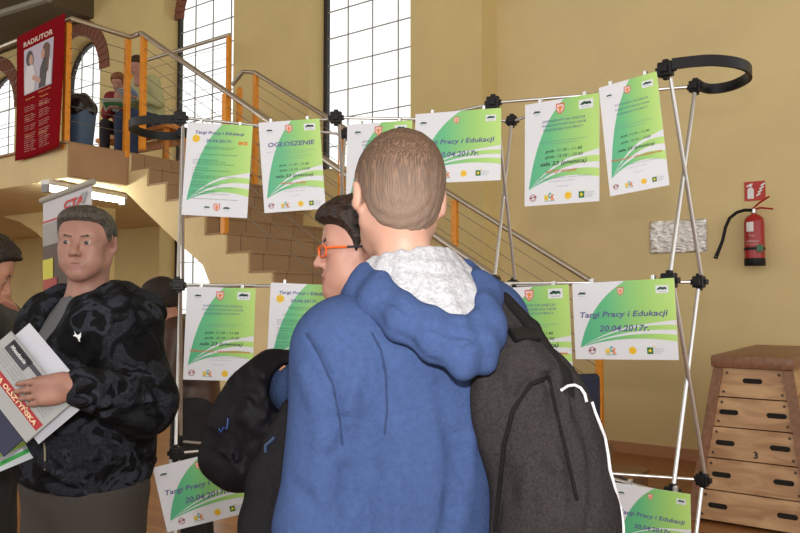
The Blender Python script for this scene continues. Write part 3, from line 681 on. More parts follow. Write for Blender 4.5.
        if kind == 'O':
            line(pm, 'OGŁOSZENIE', .13, .90, .72, h=sw*.105, bold=.02); fine(gm, .66, .1, .88, 0, sw*.022); fine(gm, .635, .25, .75, 1, sw*.022)
        else:
            for k, (s_, a, b) in enumerate((('ZAPRASZAMY NA ZAJĘCIA', .24, .82), ('WARSZTATOWE DLA OSÓB', .24, .83), ('POSZUKUJĄCYCH PRACY', .26, .80))): line(pm, s_, a, b, .79-.042*k, h=sw*.042, bold=.0)
        fine(gm, .60, .2, .85, 2, sw*.022); fine(gm, .575, .32, .72, 3, sw*.022)
        line(im, 'godz. 11.10 – 11.40', .29, .78, .50, h=sw*.05); line(im, 'godz. 12.10 – 12.50', .29, .79, .445, h=sw*.05); line(im, 'sala 23 (piwnica)', .22, .84, .375, h=sw*.068, bold=.018)
        line(rm, {'O': 'Wstęp wolny'}.get(kind, 'Obecność obowiązkowa') if kind != 'R' else 'WSTĘP WOLNY', .3 if kind != 'Q' else .08, .72 if kind != 'Q' else .95, .30, h=sw*.05); fine(gm, .245, .2, .9, 1, sw*.024); fine(gm, .215, .34, .68, 2, sw*.022); fine(gm, .165, .44, .6, 3, sw*.02)
        logos(.075, (.12, .35, .60, .78), s)
    for mb, nm, mm in ((pm, 'title_lettering', M_purple), (dm, 'date_lettering', M_purple), (im, 'body_lettering', M_ink), (rm, 'red_lettering', M_pred), (gm, 'fine_lettering', M_gray)):
        if mb.v: mb.build(nm, mm, t)
    # clips that hang it from the frame
    for u in (.2, .8): MB().box((X(u), .012, Z(1.0)+.006), (.012, .022, .02), bev=.002).build('clip', M_alu, t)
    return t
poster([(185, 122), (249, 126), (251, 218), (184, 215)], 'portrait programme poster with long small text, top row far left', 'T', 0, 1)
poster([(263, 123), (324, 118), (321, 209), (260, 213)], 'portrait poster titled OGŁOSZENIE in the top row', 'O', 0, 1)
poster([(347, 124), (412, 121), (411, 213), (346, 216)], 'portrait green poster right behind the short-haired boy\'s head', 'R', 1, 2)
poster([(416, 114), (503, 108), (499, 180), (414, 184)], 'landscape Targi Pracy poster in the top row, right of the boy\'s head', 'L', 1, 2)
poster([(520, 105), (594, 95), (605, 199), (530, 207)], 'portrait workshop poster in the top row, tilted, with WSTĘP WOLNY in red', 'R', 2, 3)
poster([(603, 88), (662, 69), (664, 187), (606, 196)], 'portrait workshop poster in the top row at the right end under the black joint', 'Q', 2, 3, off=.045)
poster([(187, 286), (256, 289), (252, 381), (183, 380)], 'portrait workshop poster in the middle row beside the man in camouflage jacket', 'Q', 0, 1)
poster([(271, 282), (338, 286), (335, 378), (266, 376)], 'portrait programme poster in the middle row behind the person with orange glasses', 'T', 0, 1)
poster([(495, 287), (570, 286), (572, 383), (496, 384)], 'portrait workshop poster in the middle row behind the black backpack', 'Q', 2, 3)
poster([(571, 283), (672, 279), (681, 359), (577, 360)], 'landscape Targi Pracy poster in the middle row, right end', 'L', 2, 3, off=.04)
poster([(157, 468), (246, 444), (253, 512), (163, 532)], 'landscape Targi Pracy poster hanging crooked in the bottom row at left', 'L', 0, 1)
poster([(612, 480), (688, 496), (694, 562), (618, 550)], 'landscape Targi Pracy poster in the bottom row at right, cut by the picture edge', 'L', 2, 3, off=.05)
# ================================================================== hanging red banner
def quad_frame(cor, b=None, plane=None):
    W = [on_plane(u, v, *plane) for u, v in cor]; return W
def sheet_thing(name, label, cat, W, group=None):
    """W: 4 world corners TL TR BR BL -> thing + mapping (u right 0..1, v up 0..1, y)"""
    c = (W[0]+W[1]+W[2]+W[3])/4; ex = ((W[1]-W[0])+(W[2]-W[3])).normalized(); up = ((W[0]-W[3])+(W[1]-W[2])).normalized(); ey = up.cross(ex).normalized(); up = ex.cross(ey)
    M = frame(c, ex, ey, up); Mi = M.inverted(); L = [Mi @ w for w in W]
    t = thing(name, label, cat, M=M, group=group)
    def fn(p):                        # p = (u, y, v)
        u, y, v = p; a = L[3]*(1-u)+L[2]*u; b = L[0]*(1-u)+L[1]*u; q = a*(1-v)+b*v; return (q.x, q.y+y, q.z)
    return t, fn
def gridsheet(fn, nu, nv, wave=None, th=.003):
    m = MB()
    for i in range(nu+1):
        for j in range(nv+1): u, v = i/nu, j/nv; m.v.append(fn((u, wave(u, v) if wave else 0, v)))
    for i in range(nu):
        for j in range(nv): q = i*(nv+1)+j; m.f.append((q, q+nv+1, q+nv+2, q+1))
    return m
plane = (ab(0, -.05), DB)
W = [on_plane(u, v, *plane) for u, v in ((17, 37), (65, 13), (61, 148), (15, 161))]
bn, bf = sheet_thing('hanging_banner', 'dark red hanging banner with a photo of two women, on the landing railing', 'banner', W)
wv = lambda u, v: .02*math.sin(u*5+v*2)*(1-v)+.0
wf = lambda p: bf((p[0], p[1]+wv(p[0], p[2]), p[2]))
m = gridsheet(bf, 16, 24, wv); o = m.build('cloth', mat('banner_red', (.22, .005, .009), .95, spec=.05, bump=.1), bn, smooth=True); md = o.modifiers.new('s', 'SOLIDIFY'); md.thickness = .003; md.offset = 0
def rect(mb, u0, u1, v0, v1, y, n=6):
    for i in range(n):
        for j in range(n):
            a0, a1 = u0+(u1-u0)*i/n, u0+(u1-u0)*(i+1)/n; c0, c1 = v0+(v1-v0)*j/n, v0+(v1-v0)*(j+1)/n
            mb.flat([wf((a0, y, c0)), wf((a1, y, c0)), wf((a1, y, c1)), wf((a0, y, c1))])
ph = bpy.data.objects.new('photo_print', None); COL.objects.link(ph); ph.parent = bn
m = MB(); rect(m, .17, .80, .50, .86, -.004); m.build('background', mat('print_lilac', (.45, .40, .50), .5), ph)
def blob(pts, y, name, mm):
    m = MB(); m.flat([wf((a, y, b)) for a, b in pts]); m.build(name, mm, ph)
def oval(cx, cz, rx, rz, n=18): return [(cx+rx*math.cos(2*PI*k/n), cz+rz*math.sin(2*PI*k/n)) for k in range(n)]
blob([(.2, .505), (.42, .505), (.46, .60), (.40, .70), (.32, .735), (.24, .72), (.19, .64)], -.007, 'white_blouse', mat('print_white2', (.62, .60, .62), .5))
blob([(.52, .505), (.74, .505), (.77, .62), (.72, .72), (.62, .735), (.55, .66)], -.007, 'dark_vest', mat('print_black', (.03, .02, .02), .5))
blob([(.68, .505), (.79, .505), (.79, .68), (.72, .73), (.70, .62)], -.0075, 'sleeve', MATS['print_white2'])
M_sk = mat('print_skin', (.48, .25, .18), .5)
blob([(.36, .60), (.56, .545), (.58, .57), (.40, .63)], -.009, 'arm', M_sk)
blob(oval(.30, .775, .075, .06), -.008, 'dark_hair', MATS['print_black']); blob(oval(.345, .755, .045, .04), -.0095, 'face', M_sk)
blob(oval(.66, .785, .075, .055), -.008, 'brown_hair', mat('print_brown', (.10, .04, .02), .5)); blob(oval(.605, .76, .04, .04), -.0095, 'face', M_sk); blob([(.68, .79), (.735, .79), (.73, .62), (.69, .60)], -.0085, 'braid', MATS['print_brown'])
M_bt = mat('banner_text', (.66, .50, .42), .6)
m = MB(); put_text(m, 'RADIUTOR', .16, .78, .885, h=.055, y=-.004, shear=0, bold=.03, fn=wf); m.build('title_lettering', M_bt, bn)
m = MB(); m2 = MB()
for k, (s_, a, b, v) in enumerate((('Szkoła', .2, .42, .455), ('Kierunki', .52, .78, .47), ('Technik', .54, .74, .43), ('Zawody', .52, .72, .375), ('Kursy', .2, .3, .30), ('Oferta', .2, .32, .165), ('Kontakt', .52, .7, .155))): put_text(m2, s_, a, b, v, h=.02, y=-.004, shear=0, fn=wf)
for k in range(22):
    for a in (.18, .53):
        v = .40-.0165*k
        if k in (3, 8, 12) or v < .04: continue
        put_text(m, ('technik usług', 'liceum ogólne', 'fryzjer stylista', 'szkoła zawodowa')[k % 4], a, a+.2+.06*((k*7) % 4)/3, v, h=.010, y=-.004, shear=0, bold=0, fn=wf)
m.build('small_lettering', M_bt, bn); m2.build('yellow_lettering', mat('banner_yellow', (.62, .25, .06), .6), bn)
# ================================================================== roll-up banner behind the man
ey_ = Vector((.15, .99, 0)).normalized()
W = [at(43, 202, 3.42), at(92, 184, 3.25)]; W += [Vector((W[1].x+.03, W[1].y, .08)), Vector((W[0].x+.06, W[0].y, .08))]
rb, rf = sheet_thing('rollup_banner', 'white and grey roll-up banner with red letters standing behind the man', 'banner', W)
gridsheet(rf, 6, 20).build('panel', mat('rollup_white', (.52, .50, .52), .5), rb)
def rrect(nm, mm, u0, u1, v0, v1, y): m = MB(); m.flat([rf((u0, y, v0)), rf((u1, y, v0)), rf((u1, y, v1)), rf((u0, y, v1))]); return m.build(nm, mm, rb)
rrect('red_line', M_red, .0, 1, .944, .948, -.004); rrect('grey_band', mat('rollup_grey', (.30, .28, .26), .5), 0, 1, .885, .94, -.003); rrect('brown_band', mat('rollup_brown', (.08, .05, .03), .5), 0, 1, .3, .885, -.003)
rrect('yellow_block', mat('rollup_yellow', (.55, .50, .04), .5), .0, .22, .80, .85, -.005); rrect('red_block', mat('rollup_red', (.35, .05, .03), .5), .0, .3, .775, .80, -.005)
m = MB(); put_text(m, 'CTA', .45, .86, .962, h=.026, y=-.005, shear=.1, bold=.05, fn=rf); m.build('lettering', M_red, rb)
m = MB(); put_text(m, '7', .8, .93, .962, h=.034, y=-.0055, shear=0, bold=.04, fn=rf); m.build('grey_figure', mat('rollup_mid', (.3, .32, .33), .5), rb)
MB().tube([rf((-.03, 0, 1.004)), rf((1.03, 0, 1.004))], .014, 10).build('top_rail', mat('grey_bar', (.35, .33, .28), .45), rb)
c = (W[2]+W[3])/2; ang = math.atan2(W[2].y-W[3].y, W[2].x-W[3].x); MB().box((0, 0, 0), (.02, .02, .02))
mm = MB(); Mi = rb.matrix_world.inverted(); bx = MB(); bx.box((0, 0, 0), ((W[2]-W[3]).length+.1, .16, .08), Matrix.Rotation(ang, 3, 'Z'), bev=.01); bx.v = [tuple(Mi @ (Vector(p)+Vector((c.x, c.y, .04)))) for p in bx.v]; bx.build('base', MATS['grey_bar'], rb)
# ================================================================== bin, bench on the landing
p = at(80.5, 138, 6.95); p.z = 2.81
M_bin = mat('bin_blue', (.07, .13, .22), .45)
bi = thing('rubbish_bin', 'blue plastic bin lined with a black bag, on the landing behind the railing', 'bin', loc=(p.x, p.y, 2.807))
MB().lathe([(.10, 0), (.105, .01), (.135, .36), (.14, .37)], 28).build('bin_body', M_bin, bi, smooth=True)
M_bag = mat('bin_bag', (.012, .012, .014), .3)
Field((-.22, -.22, .15), (.22, .22, .7), .01).ell((0, 0, .40), (.15, .15, .12), .03).seg((-.03, 0, .48), (.02, 0, .50), .08, .05, .05).folds(.014, (50, 50, 30), 3).build('black_bag', M_bag, bi)
pb = at(147, 133, 8.1); be = thing('wooden_bench', 'orange wooden bench on the landing that the two visitors sit on', 'bench', loc=(pb.x, pb.y, 2.807), rz=math.atan2(DA.y, DA.x))
M_bo = mat('bench_orange', (.60, .22, .03), .45, noise=.15, nscale=6)
MB().box((-.1, 0, .42), (1.3, .3, .045), bev=.008).build('seat', M_bo, be)
MB().box((-.1, .14, .33), (1.2, .03, .1)).build('apron', M_bo, be)
for x in (-.68, .48):
    for y in (-.11, .11): MB().box((x, y, .2), (.05, .05, .40)).build('leg', M_bo, be)
BENCH = be
# ================================================================== PEOPLE
def A(*p): return np.array(p, float)
def skin(name, col, var=.08, ss=.12):
    m = mat(name, col, .5, noise=var, nscale=22, bump=.05, bscale=300, spec=.35); N, Lk, b = nodes_of(m)
    b.inputs['Subsurface Weight'].default_value = ss; b.inputs['Subsurface Radius'].default_value = (.02, .008, .004); b.inputs['Subsurface Scale'].default_value = .4; return m
def hairmat(name, c1, c2, sc=(140, 140, 14), fade=None, bs=.7):
    m = mat(name, c1, .55, spec=.3); N, Lk, b = nodes_of(m); tc = N.new('ShaderNodeTexCoord'); mp = N.new('ShaderNodeMapping'); mp.inputs['Scale'].default_value = sc
    n = N.new('ShaderNodeTexNoise'); n.inputs['Scale'].default_value = 2.4; n.inputs['Detail'].default_value = 4
    r = ramp(N, [(.36, c1), (.64, c2)]); Lk.new(tc.outputs['Object'], mp.inputs['Vector']); Lk.new(mp.outputs['Vector'], n.inputs['Vector']); Lk.new(n.outputs['Fac'], r.inputs[0])
    out = r.outputs[0]
    if fade:                                  # (z0, z1, colour): hair cut shorter towards the neck, its own lighter colour
        z0, z1, c = fade; s = N.new('ShaderNodeSeparateXYZ'); Lk.new(tc.outputs['Object'], s.inputs[0]); mr = N.new('ShaderNodeMapRange'); mr.inputs['From Min'].default_value = z0; mr.inputs['From Max'].default_value = z1
        Lk.new(s.outputs['Z'], mr.inputs['Value']); mx = N.new('ShaderNodeMix'); mx.data_type = 'RGBA'; n2 = N.new('ShaderNodeMath'); n2.operation = 'MULTIPLY_ADD'; n2.inputs[1].default_value = .8; n2.inputs[2].default_value = -.4
        Lk.new(n.outputs['Fac'], n2.inputs[0]); ad = N.new('ShaderNodeMath'); ad.operation = 'ADD'; ad.use_clamp = True; Lk.new(n2.outputs[0], ad.inputs[0]); Lk.new(mr.outputs[0], ad.inputs[1])
        Lk.new(ad.outputs[0], mx.inputs['Factor']); mx.inputs['A'].default_value = (*c, 1); Lk.new(out, mx.inputs['B']); out = mx.outputs['Result']
    Lk.new(out, b.inputs['Base Color']); bp = N.new('ShaderNodeBump'); bp.inputs['Strength'].default_value = bs; bp.inputs['Distance'].default_value = .006
    Lk.new(n.outputs['Fac'], bp.inputs['Height']); Lk.new(bp.outputs['Normal'], b.inputs['Normal']); return m
def rot(yaw=0, pitch=0, roll=0):            # head turn (left +), nod (down -), tilt
    return np.array(Matrix.Rotation(math.radians(yaw), 3, 'Z') @ Matrix.Rotation(math.radians(pitch), 3, 'X') @ Matrix.Rotation(math.radians(roll), 3, 'Y'))
class Head:
    def __init__(s, c, R=None, k=1., **o): s.c = np.array(c, float); s.R = np.eye(3) if R is None else R; s.k = k; s.o = o
    def P(s, *p): return s.c+s.R@(np.array(p, float)*s.k*A(s.o.get('kx', 1), 1, s.o.get('kz', 1)))
    def E(s, F, c, r, k=.02, RR=None, **kw):
        R = s.R if RR is None else s.R@RR
        F.ell(s.P(*c), np.array(r)*s.k*A(s.o.get('kx', 1), 1, s.o.get('kz', 1)), k*s.k, R=R, **kw)
    def G(s, F, a, b, ra, rb=None, k=.02, **kw): F.seg(s.P(*a), s.P(*b), ra*s.k, (ra if rb is None else rb)*s.k, k*s.k, **kw)
    def groove(s, F, pts, d, w): F.groove([s.P(*p) for p in pts], d*s.k, w*s.k)
    def skull(s, F, g=0):
        s.E(F, (0, -.016, .032), (.075+g, .094+g, .084+g), .02)
        s.E(F, (0, .03, .045), (.062+g, .05+g, .058+g), .03)
        s.E(F, (0, -.028, -.022), (.056+g, .066+g, .056+g), .025)
    def face(s, F, neckw=.055, jaw=1., nose=1., ears=True, detail=True):
        s.skull(F)
        s.E(F, (0, .022, -.035), (.060*jaw, .062, .078), .03); s.E(F, (0, .024, .018), (.063, .048, .045), .03)
        for q in (-1, 1):
            s.G(F, (q*.054*jaw, .002, -.045), (q*.014, .068, -.098), .02, .017, .03)
            s.E(F, (q*.040, .060, -.022), (.021, .019, .02), .03)
            s.E(F, (q*.036, .055, -.062), (.02, .02, .025), .03)
        s.G(F, (-.036, .070, .026), (.036, .070, .026), .0145, .0145, .02)
        s.E(F, (0, .070, -.062), (.034, .020, .026), .025)
        s.E(F, (0, .074, -.099), (.019, .016, .016), .02)
        if detail:
            for q in (-1, 1): s.E(F, (q*.031, .099, .004), (.021, .0165, .0135), .012, sub=True)
            for q in (-1, 1): s.E(F, (q*.031, .0745, .003), (.0165, .0145, .0135), .006)
            for q in (-1, 1): s.E(F, (q*.031, .0915, .0025), (.0145, .009, s.o.get('slit', .0040)), .003, sub=True)
            for q in (-1, 1): s.groove(F, [(q*.018, .0905, .010), (q*.031, .0935, .0125), (q*.045, .083, .009)], .0018, .0022); s.groove(F, [(q*.019, .0885, -.0105), (q*.031, .0905, -.0125), (q*.042, .084, -.011)], .0014, .0026)
        s.G(F, (0, .082, .014), (0, .104*nose, -.028), .0075, .0105, .012)
        s.E(F, (0, .103*nose, -.031), (.0105, .011, .0095), .008)
        for q in (-1, 1): s.E(F, (q*.0125, .094, -.034), (.0075, .010, .0075), .008)
        if detail:
            for q in (-1, 1): s.E(F, (q*.006, .103, -.0405), (.0035, .005, .004), .003, sub=True)
            s.G(F, (-.022, .083, -.0640), (0, .0915, -.0618), .0042, .0052, .006); s.G(F, (.022, .083, -.0640), (0, .0915, -.0618), .0042, .0052, .006)
            s.G(F, (-.017, .0855, -.0728), (.017, .0855, -.0728), .0055, .0055, .008)
            s.groove(F, [(-.027, .083, -.0680), (0, .096, -.0672), (.027, .083, -.0680)], .0050, .0026)
            for q in (-1, 1): s.groove(F, [(q*.018, .090, -.036), (q*.034, .076, -.064)], .0018, .0045)
        if ears:
            for q in (-1, 1):
                Rr = np.array(Matrix.Rotation(q*math.radians(-24), 3, 'Z') @ Matrix.Rotation(math.radians(-8), 3, 'X'))
                e_ = s.o.get('ear', .081); s.E(F, (q*e_, -.012, .0), (.008, .0165, .029), .006, RR=Rr)
                s.E(F, (q*(e_+.009), -.005, .004), (.006, .0095, .019), .004, RR=Rr, sub=True)
                s.E(F, (q*.077, -.006, -.024), (.007, .010, .010), .008)
    def neck(s, F, base, w=.056, k=.03):
        F.seg(s.P(0, -.022, -.05), base, w*s.k, w*s.k*1.05, k); F.seg(base, A(*base)-A(0, -.0, .05), w*s.k*1.05, w*1.5, .05)
    def hair(s, h=.006, line=None, th=.012, top=0., amp=.0, fr=(300, 300, 60), seed=1, fine=None):
        """hair shell following a hairline given as height over depth"""
        lo = s.c-.14*s.k; hi = s.c+.15*s.k; F = Field(lo, hi, h); s.skull(F); Ri = s.R.T
        ys, zs = line if line else ([-.12, -.07, -.045, -.028, -.005, .012, .02, .034, .055, .075, .11], [-.085, -.085, -.055, .02, .034, .022, -.028, .015, .05, .066, .070])
        def g(V, X, Y, Z):
            x, y, z = X-s.c[0], Y-s.c[1], Z-s.c[2]
            lx, ly, lz = ((Ri[i][0]*x+Ri[i][1]*y+Ri[i][2]*z)/s.k for i in range(3))
            lz = lz/s.o.get('kz', 1); ln = np.interp(ly, ys, zs); e = np.clip((lz-ln)/.022, 0, 1); e = e*e*(3-2*e)
            t = th*(e+top*np.clip((lz-.03)/.08, 0, 1)*e)-.006*(1-e)
            if callable(s.o.get('shape')): t = t+s.o['shape'](lx, ly, lz)*e
            if amp: t = t+amp*e*(np.sin(lx*fr[0]+3*np.sin(ly*90))*.5+np.sin(ly*fr[1]+lx*120+2*np.sin(lz*fr[2]))*.5)
            return V-t*s.k
        return F.fn(g)
    def eyes(s, root, iris=(.10, .16, .18), gaze=(0, 1, 0)):
        mw = MATS.get('eye_%s' % str(iris))
        if mw is None:
            mw = mat('eye_%s' % str(iris), (.7, .7, .68), .2, coat=.3); N, Lk, b = nodes_of(mw); tc = N.new('ShaderNodeTexCoord'); sp_ = N.new('ShaderNodeSeparateXYZ'); Lk.new(tc.outputs['Object'], sp_.inputs[0])
            r = ramp(N, [(0, (.46, .41, .39)), (.80, iris), (.955, (.005, .005, .005))], 'CONSTANT'); mr = N.new('ShaderNodeMapRange'); mr.inputs['From Min'].default_value = 0; mr.inputs['From Max'].default_value = .0125
            Lk.new(sp_.outputs['Y'], mr.inputs['Value']); Lk.new(mr.outputs[0], r.inputs[0]); Lk.new(r.outputs[0], b.inputs['Base Color'])
        for q in (-1, 1):
            m = MB(); n = 20; prof = [(.0125*math.sin(PI*i/n)+1e-5, -.0125*math.cos(PI*i/n)) for i in range(n+1)]; m.lathe(prof, 24, (0, 0, 0), Matrix.Rotation(-PI/2, 3, 'X'))
            o = m.build('eye', mw, root, smooth=True); d = Vector(s.R@np.array(gaze)); o.location = Vector(s.P(q*.031, .0752, .003)); o.rotation_euler = d.to_track_quat('Y', 'Z').to_euler(); o.scale = (s.k,)*3
    def brows(s, root, m, r=.0042):
        for q in (-1, 1):
            lo = s.c-.14*s.k; hi = s.c+.14*s.k; c = s.P(q*.031, .085, .025); F = Field(c-.035, c+.035, .0022)
            s.G(F, (q*.012, .0885, .0225), (q*.034, .0860, .0265), r*.75, r*.8, .003); s.G(F, (q*.034, .0860, .0265), (q*.053, .071, .0205), r*.8, r*.4, .003); F.build('eyebrow', m, root)
def hand(F, w, d, n, t, s=1., curl=(18, 18, 14), spread=.06, thumb=(.75, .55, -.25), r=.0086):
    w, d, n, t = (np.array(x, float) for x in (w, d, n, t)); d /= np.linalg.norm(d); n = n-d*(n@d); n /= np.linalg.norm(n); t = t-d*(t@d)-n*(t@n); t /= np.linalg.norm(t)
    F.seg(w-d*.004*s, w+d*.014*s, .024*s, .024*s, .02)
    F.ell(w+d*.05*s, A(.042, .014, .052)*s, .015, R=np.array([t, n, d]).T)
    F.seg(w+d*.03*s+t*.018*s, w+d*.085*s+t*.024*s, .014*s, .0115*s, .012); F.seg(w+d*.03*s-t*.018*s, w+d*.08*s-t*.026*s, .014*s, .011*s, .012)
    for i, (o, L) in enumerate(((.029, .070), (.0098, .079), (-.0098, .073), (-.0285, .057))):
        a = w+d*(.086-.004*abs(i-1.2))*s+t*o*s; dd = d+t*spread*(1.5-i); dd /= np.linalg.norm(dd); ax = np.cross(dd, -n); ang = 0
        for j, (f, c) in enumerate(zip((.45, .30, .25), curl)):
            ang += math.radians(c+2*i); v = dd*math.cos(ang)-n*math.sin(ang); b = a+v*L*f*s; F.seg(a, b, (r-.0008*j)*s, (r-.0008*(j+1))*s, .004); a = b
    a = w+d*.022*s+t*.026*s-n*.004*s; v = d*thumb[0]+t*thumb[1]+n*thumb[2]; v /= np.linalg.norm(v); b = a+v*.036*s; F.seg(a, b, .0145*s, .0115*s, .012)
    v2 = v*.8+d*.5; v2 /= np.linalg.norm(v2); c = b+v2*.032*s; F.seg(b, c, .0108*s, .0098*s, .004); v3 = v2+d*.3; v3 /= np.linalg.norm(v3); F.seg(c, c+v3*.022*s, .0098*s, .0082*s, .004)
def skel(H=1.75, **o):
    k = H/1.75; J = dict(pel=A(0, 0, .96), belly=A(0, .005, 1.10), chest=A(0, 0, 1.29), nk=A(0, -.015, 1.46), sl=A(-.175, 0, 1.41), sr=A(.175, 0, 1.41), el=A(-.225, -.01, 1.13), er=A(.225, -.01, 1.13), wl=A(-.235, .06, .89), wr=A(.235, .06, .89),
        hl=A(-.085, 0, .93), hr=A(.085, 0, .93), kl=A(-.10, .015, .50), kr=A(.10, .015, .50), al=A(-.105, -.02, .09), ar=A(.105, -.02, .09)); J = {a: v*k for a, v in J.items()}
    for a, v in o.items(): J[a] = np.array(v, float)
    J['k'] = k; return J
def torso(F, J, e=0., low=True, wx=1.):
    k = J['k']
    F.ell(J['chest'], A(.150*wx+e, .105+e, .17)*k, .05); F.ell(J['belly'], A(.135*wx+e, .10+e, .16)*k, .07)
    if low: F.ell(J['pel'], A(.150*wx+e, .10+e, .12)*k, .07)
    F.seg(J['sl']*A(.8, 1, 1), J['sr']*A(.8, 1, 1), .055*k+e, None, .06)
    F.seg(J['chest']+A(0, 0, .08)*k, J['nk']-A(0, 0, .03), .09*k+e, .05*k+e*.5, .06)
def arms(F, J, e=0., wrist=True, r=(.052, .043, .036, .027), sides='lr', cuff=1.):
    k = J['k']
    for q in sides:
        s, el, w = J['s'+q], J['e'+q], J['w'+q]; F.seg(s, el, r[0]*k+e, r[1]*k+e*.9, .05)
        F.seg(el, el+(w-el)*cuff, r[2]*k+e*.9, r[3]*k+e*.75, .035)
def legs(F, J, e=0., foot=False):
    k = J['k']
    for q in 'lr':
        h, kn, a = J['h'+q], J['k'+q], J['a'+q]; F.seg(h, kn, .085*k+e, .055*k+e, .05); F.seg(kn, a, .054*k+e, .036*k+e*1.4, .03)
        if foot: F.seg(a, a+A(0, .10, -.045)*k, .035*k, .028*k, .03)
def shoes(root, J, m, yaw=0):
    for q in 'lr':
        a = J['a'+q]; F = Field(a-A(.08, .12, .12), a+A(.08, .24, .06), .008); z = .04
        F.seg((a[0], a[1]-.03, z+.01), (a[0], a[1]+.14, z), .044, .036, .03); F.seg((a[0], a[1], z+.02), (a[0], a[1]-.01, z+.05), .042, .045, .03)
        F.fn(lambda V, X, Y, Z: np.maximum(V, .003-Z)); F.build('shoe', m, root)
def trousers(root, J, m, e=.022, h=.014, seed=5, top=None, name='trousers'):
    lo = np.minimum.reduce([J[x] for x in ('hl', 'hr', 'kl', 'kr', 'al', 'ar')])-.2; hi = np.maximum.reduce([J[x] for x in ('hl', 'hr', 'kl', 'kr', 'al', 'ar', 'pel')])+.2; lo[2] = max(lo[2], -.02)
    F = Field(lo, hi, h); legs(F, J, e); F.ell(J['pel'], A(.155+e, .105+e, .12)*J['k'], .05); F.folds(.006, (22, 22, 26), seed); zt = top or J['pel'][2]+.07; za = J['al'][2]-.02
    F.fn(lambda V, X, Y, Z: np.maximum(np.maximum(V, Z-zt), za-Z)); return F.build(name, m, root)
def person(label, loc, phi, group=None):
    t = thing('person', label, 'person', loc=(loc[0], loc[1], loc[2] if len(loc) > 2 else 0), rz=math.radians(phi), group=group); bpy.context.view_layer.update(); return t
def loc_of(t, p): q = t.matrix_world.inverted() @ Vector(p); return np.array(q)
def px(t, u, v, Y): return loc_of(t, at(u, v, Y))
def project(F, t, pts, y0=.8, y1=3., off=0.):
    """drop points of the picture onto a built surface: walk each ray until it enters the field"""
    Mi = t.matrix_world.inverted(); out = []
    for u, v in pts:
        ys = np.arange(y0, y1, .002); d = ray(u, v); W = np.array([[d.x*y/d.y, y, CAMZ+d.z*y/d.y] for y in ys]); L = W@np.array(Mi.to_3x3()).T+np.array(Mi.translation)
        ii = [np.clip(np.searchsorted(F.ax[k], L[:, k]), 0, len(F.ax[k])-1) for k in range(3)]
        val = F.V[ii[0], ii[1], ii[2]]; h = np.argmax(val < off) if (val < off).any() else -1
        out.append(L[h] if h >= 0 else None)
    return [p for p in out if p is not None]
def wrinkles(F, t, n, box, ang, dang, L, depth, w, seed, y=(1., 2.8)):
    r = random.Random(seed); u0, v0, u1, v1 = box
    for i in range(n):
        u, v = r.uniform(u0, u1), r.uniform(v0, v1); a = math.radians(ang+r.uniform(-dang, dang)); l = L*r.uniform(.6, 1.4); cu = r.uniform(-.25, .25)
        pts = [(u+l*k*math.cos(a+cu*k), v+l*k*math.sin(a+cu*k)) for k in (-1, -.5, 0, .5, 1)]; q = project(F, t, pts, *y)
        q = [q[k] for k in range(len(q)) if k == 0 or np.linalg.norm(q[k]-q[k-1]) < .08]
        if len(q) > 2: sg = 1 if r.random() < .62 else -1; F.groove(q, sg*depth*r.uniform(.5, 1.2), w*r.uniform(.7, 1.4))
def lipf(hd, lips=1):
    Ri = hd.R.T
    def f(c):
        q = ((c-hd.c)@Ri.T)/hd.k; m = ((q[:, 0]/.026)**2+((q[:, 2]+.0678)/.0105)**2 < 1) & (q[:, 1] > .07); return m.astype(int)*lips
    return f
M_shoe = mat('shoe_black', (.02, .018, .018), .5); M_denim = mat('denim', (.03, .05, .11), .85, noise=.2, nscale=60, bump=.2, bscale=400)
# ------------------------------------------------------------------ 1. boy in the blue hoodie, seen from behind
SK1 = skin('skin_fair', (.47, .265, .195))
boy = person('person with short light brown hair in a blue hooded sweatshirt, back to the viewer', (.02, 1.30), 27)
J = skel(1.72, nk=(-.005, .0, 1.445), sl=(-.136, 0, 1.338), sr=(.155, 0, 1.375), el=(-.172, -.01, 1.06), er=(.20, .0, 1.09), wl=(-.13, .20, .98), wr=(.17, .20, .98))
hd = Head((-.010, .03, 1.597), rot(-13, -9, 3), .91, ear=.087, kz=1.03)
fine = [((-.12, -.12, 1.40), (.12, .16, 1.73), .004), ((-.24, .15, .85), (.24, .36, 1.05), .006)]
F = Field((-.32, -.2, 0), (.32, .4, 1.76), .012, fine); torso(F, J); arms(F, J); legs(F, J, foot=True); hd.face(F); hd.neck(F, J['nk'], .046)
for q, s_ in (('l', -1), ('r', 1)): hand(F, J['w'+q], A(-s_*.3, .9, -.3), A(s_*.8, .3, .3), A(0, .2, 1), .95, (30, 35, 25))
F.build('body', SK1, boy, matf=lipf(hd), mats=[SK1, mat('lips_fair', (.36, .15, .12), .45)]); hd.eyes(boy)
HM = hairmat('hair_light_brown', (.038, .020, .012), (.185, .112, .074), (210, 210, 14), bs=.45, fade=(1.49, 1.66, (.245, .175, .135))); HB = HM
Hh = hd.hair(.0035, th=.010, top=.5, amp=.0012, line=([-.12, -.075, -.05, -.036, -.022, .0, .012, .02, .034, .055, .075, .11], [-.108, -.104, -.080, -.035, .02, .036, .022, -.02, .015, .05, .066, .070]))
Hh.build('hair', HM, boy); hd.brows(boy, HM)
M_hood = mat('blue_fleece', (.043, .072, .172), .95, noise=.09, nscale=120, bump=.35, bscale=420, spec=.08)
M_hood2 = mat('blue_rib', (.034, .060, .145), .9, noise=.06, nscale=120, bump=.3, bscale=420, spec=.08)
M_lin = mat('grey_jersey', (.36, .36, .385), .9, noise=.22, nscale=160, bump=.35, bscale=220)
F = Field((-.36, -.26, .82), (.36, .34, 1.52), .0045)
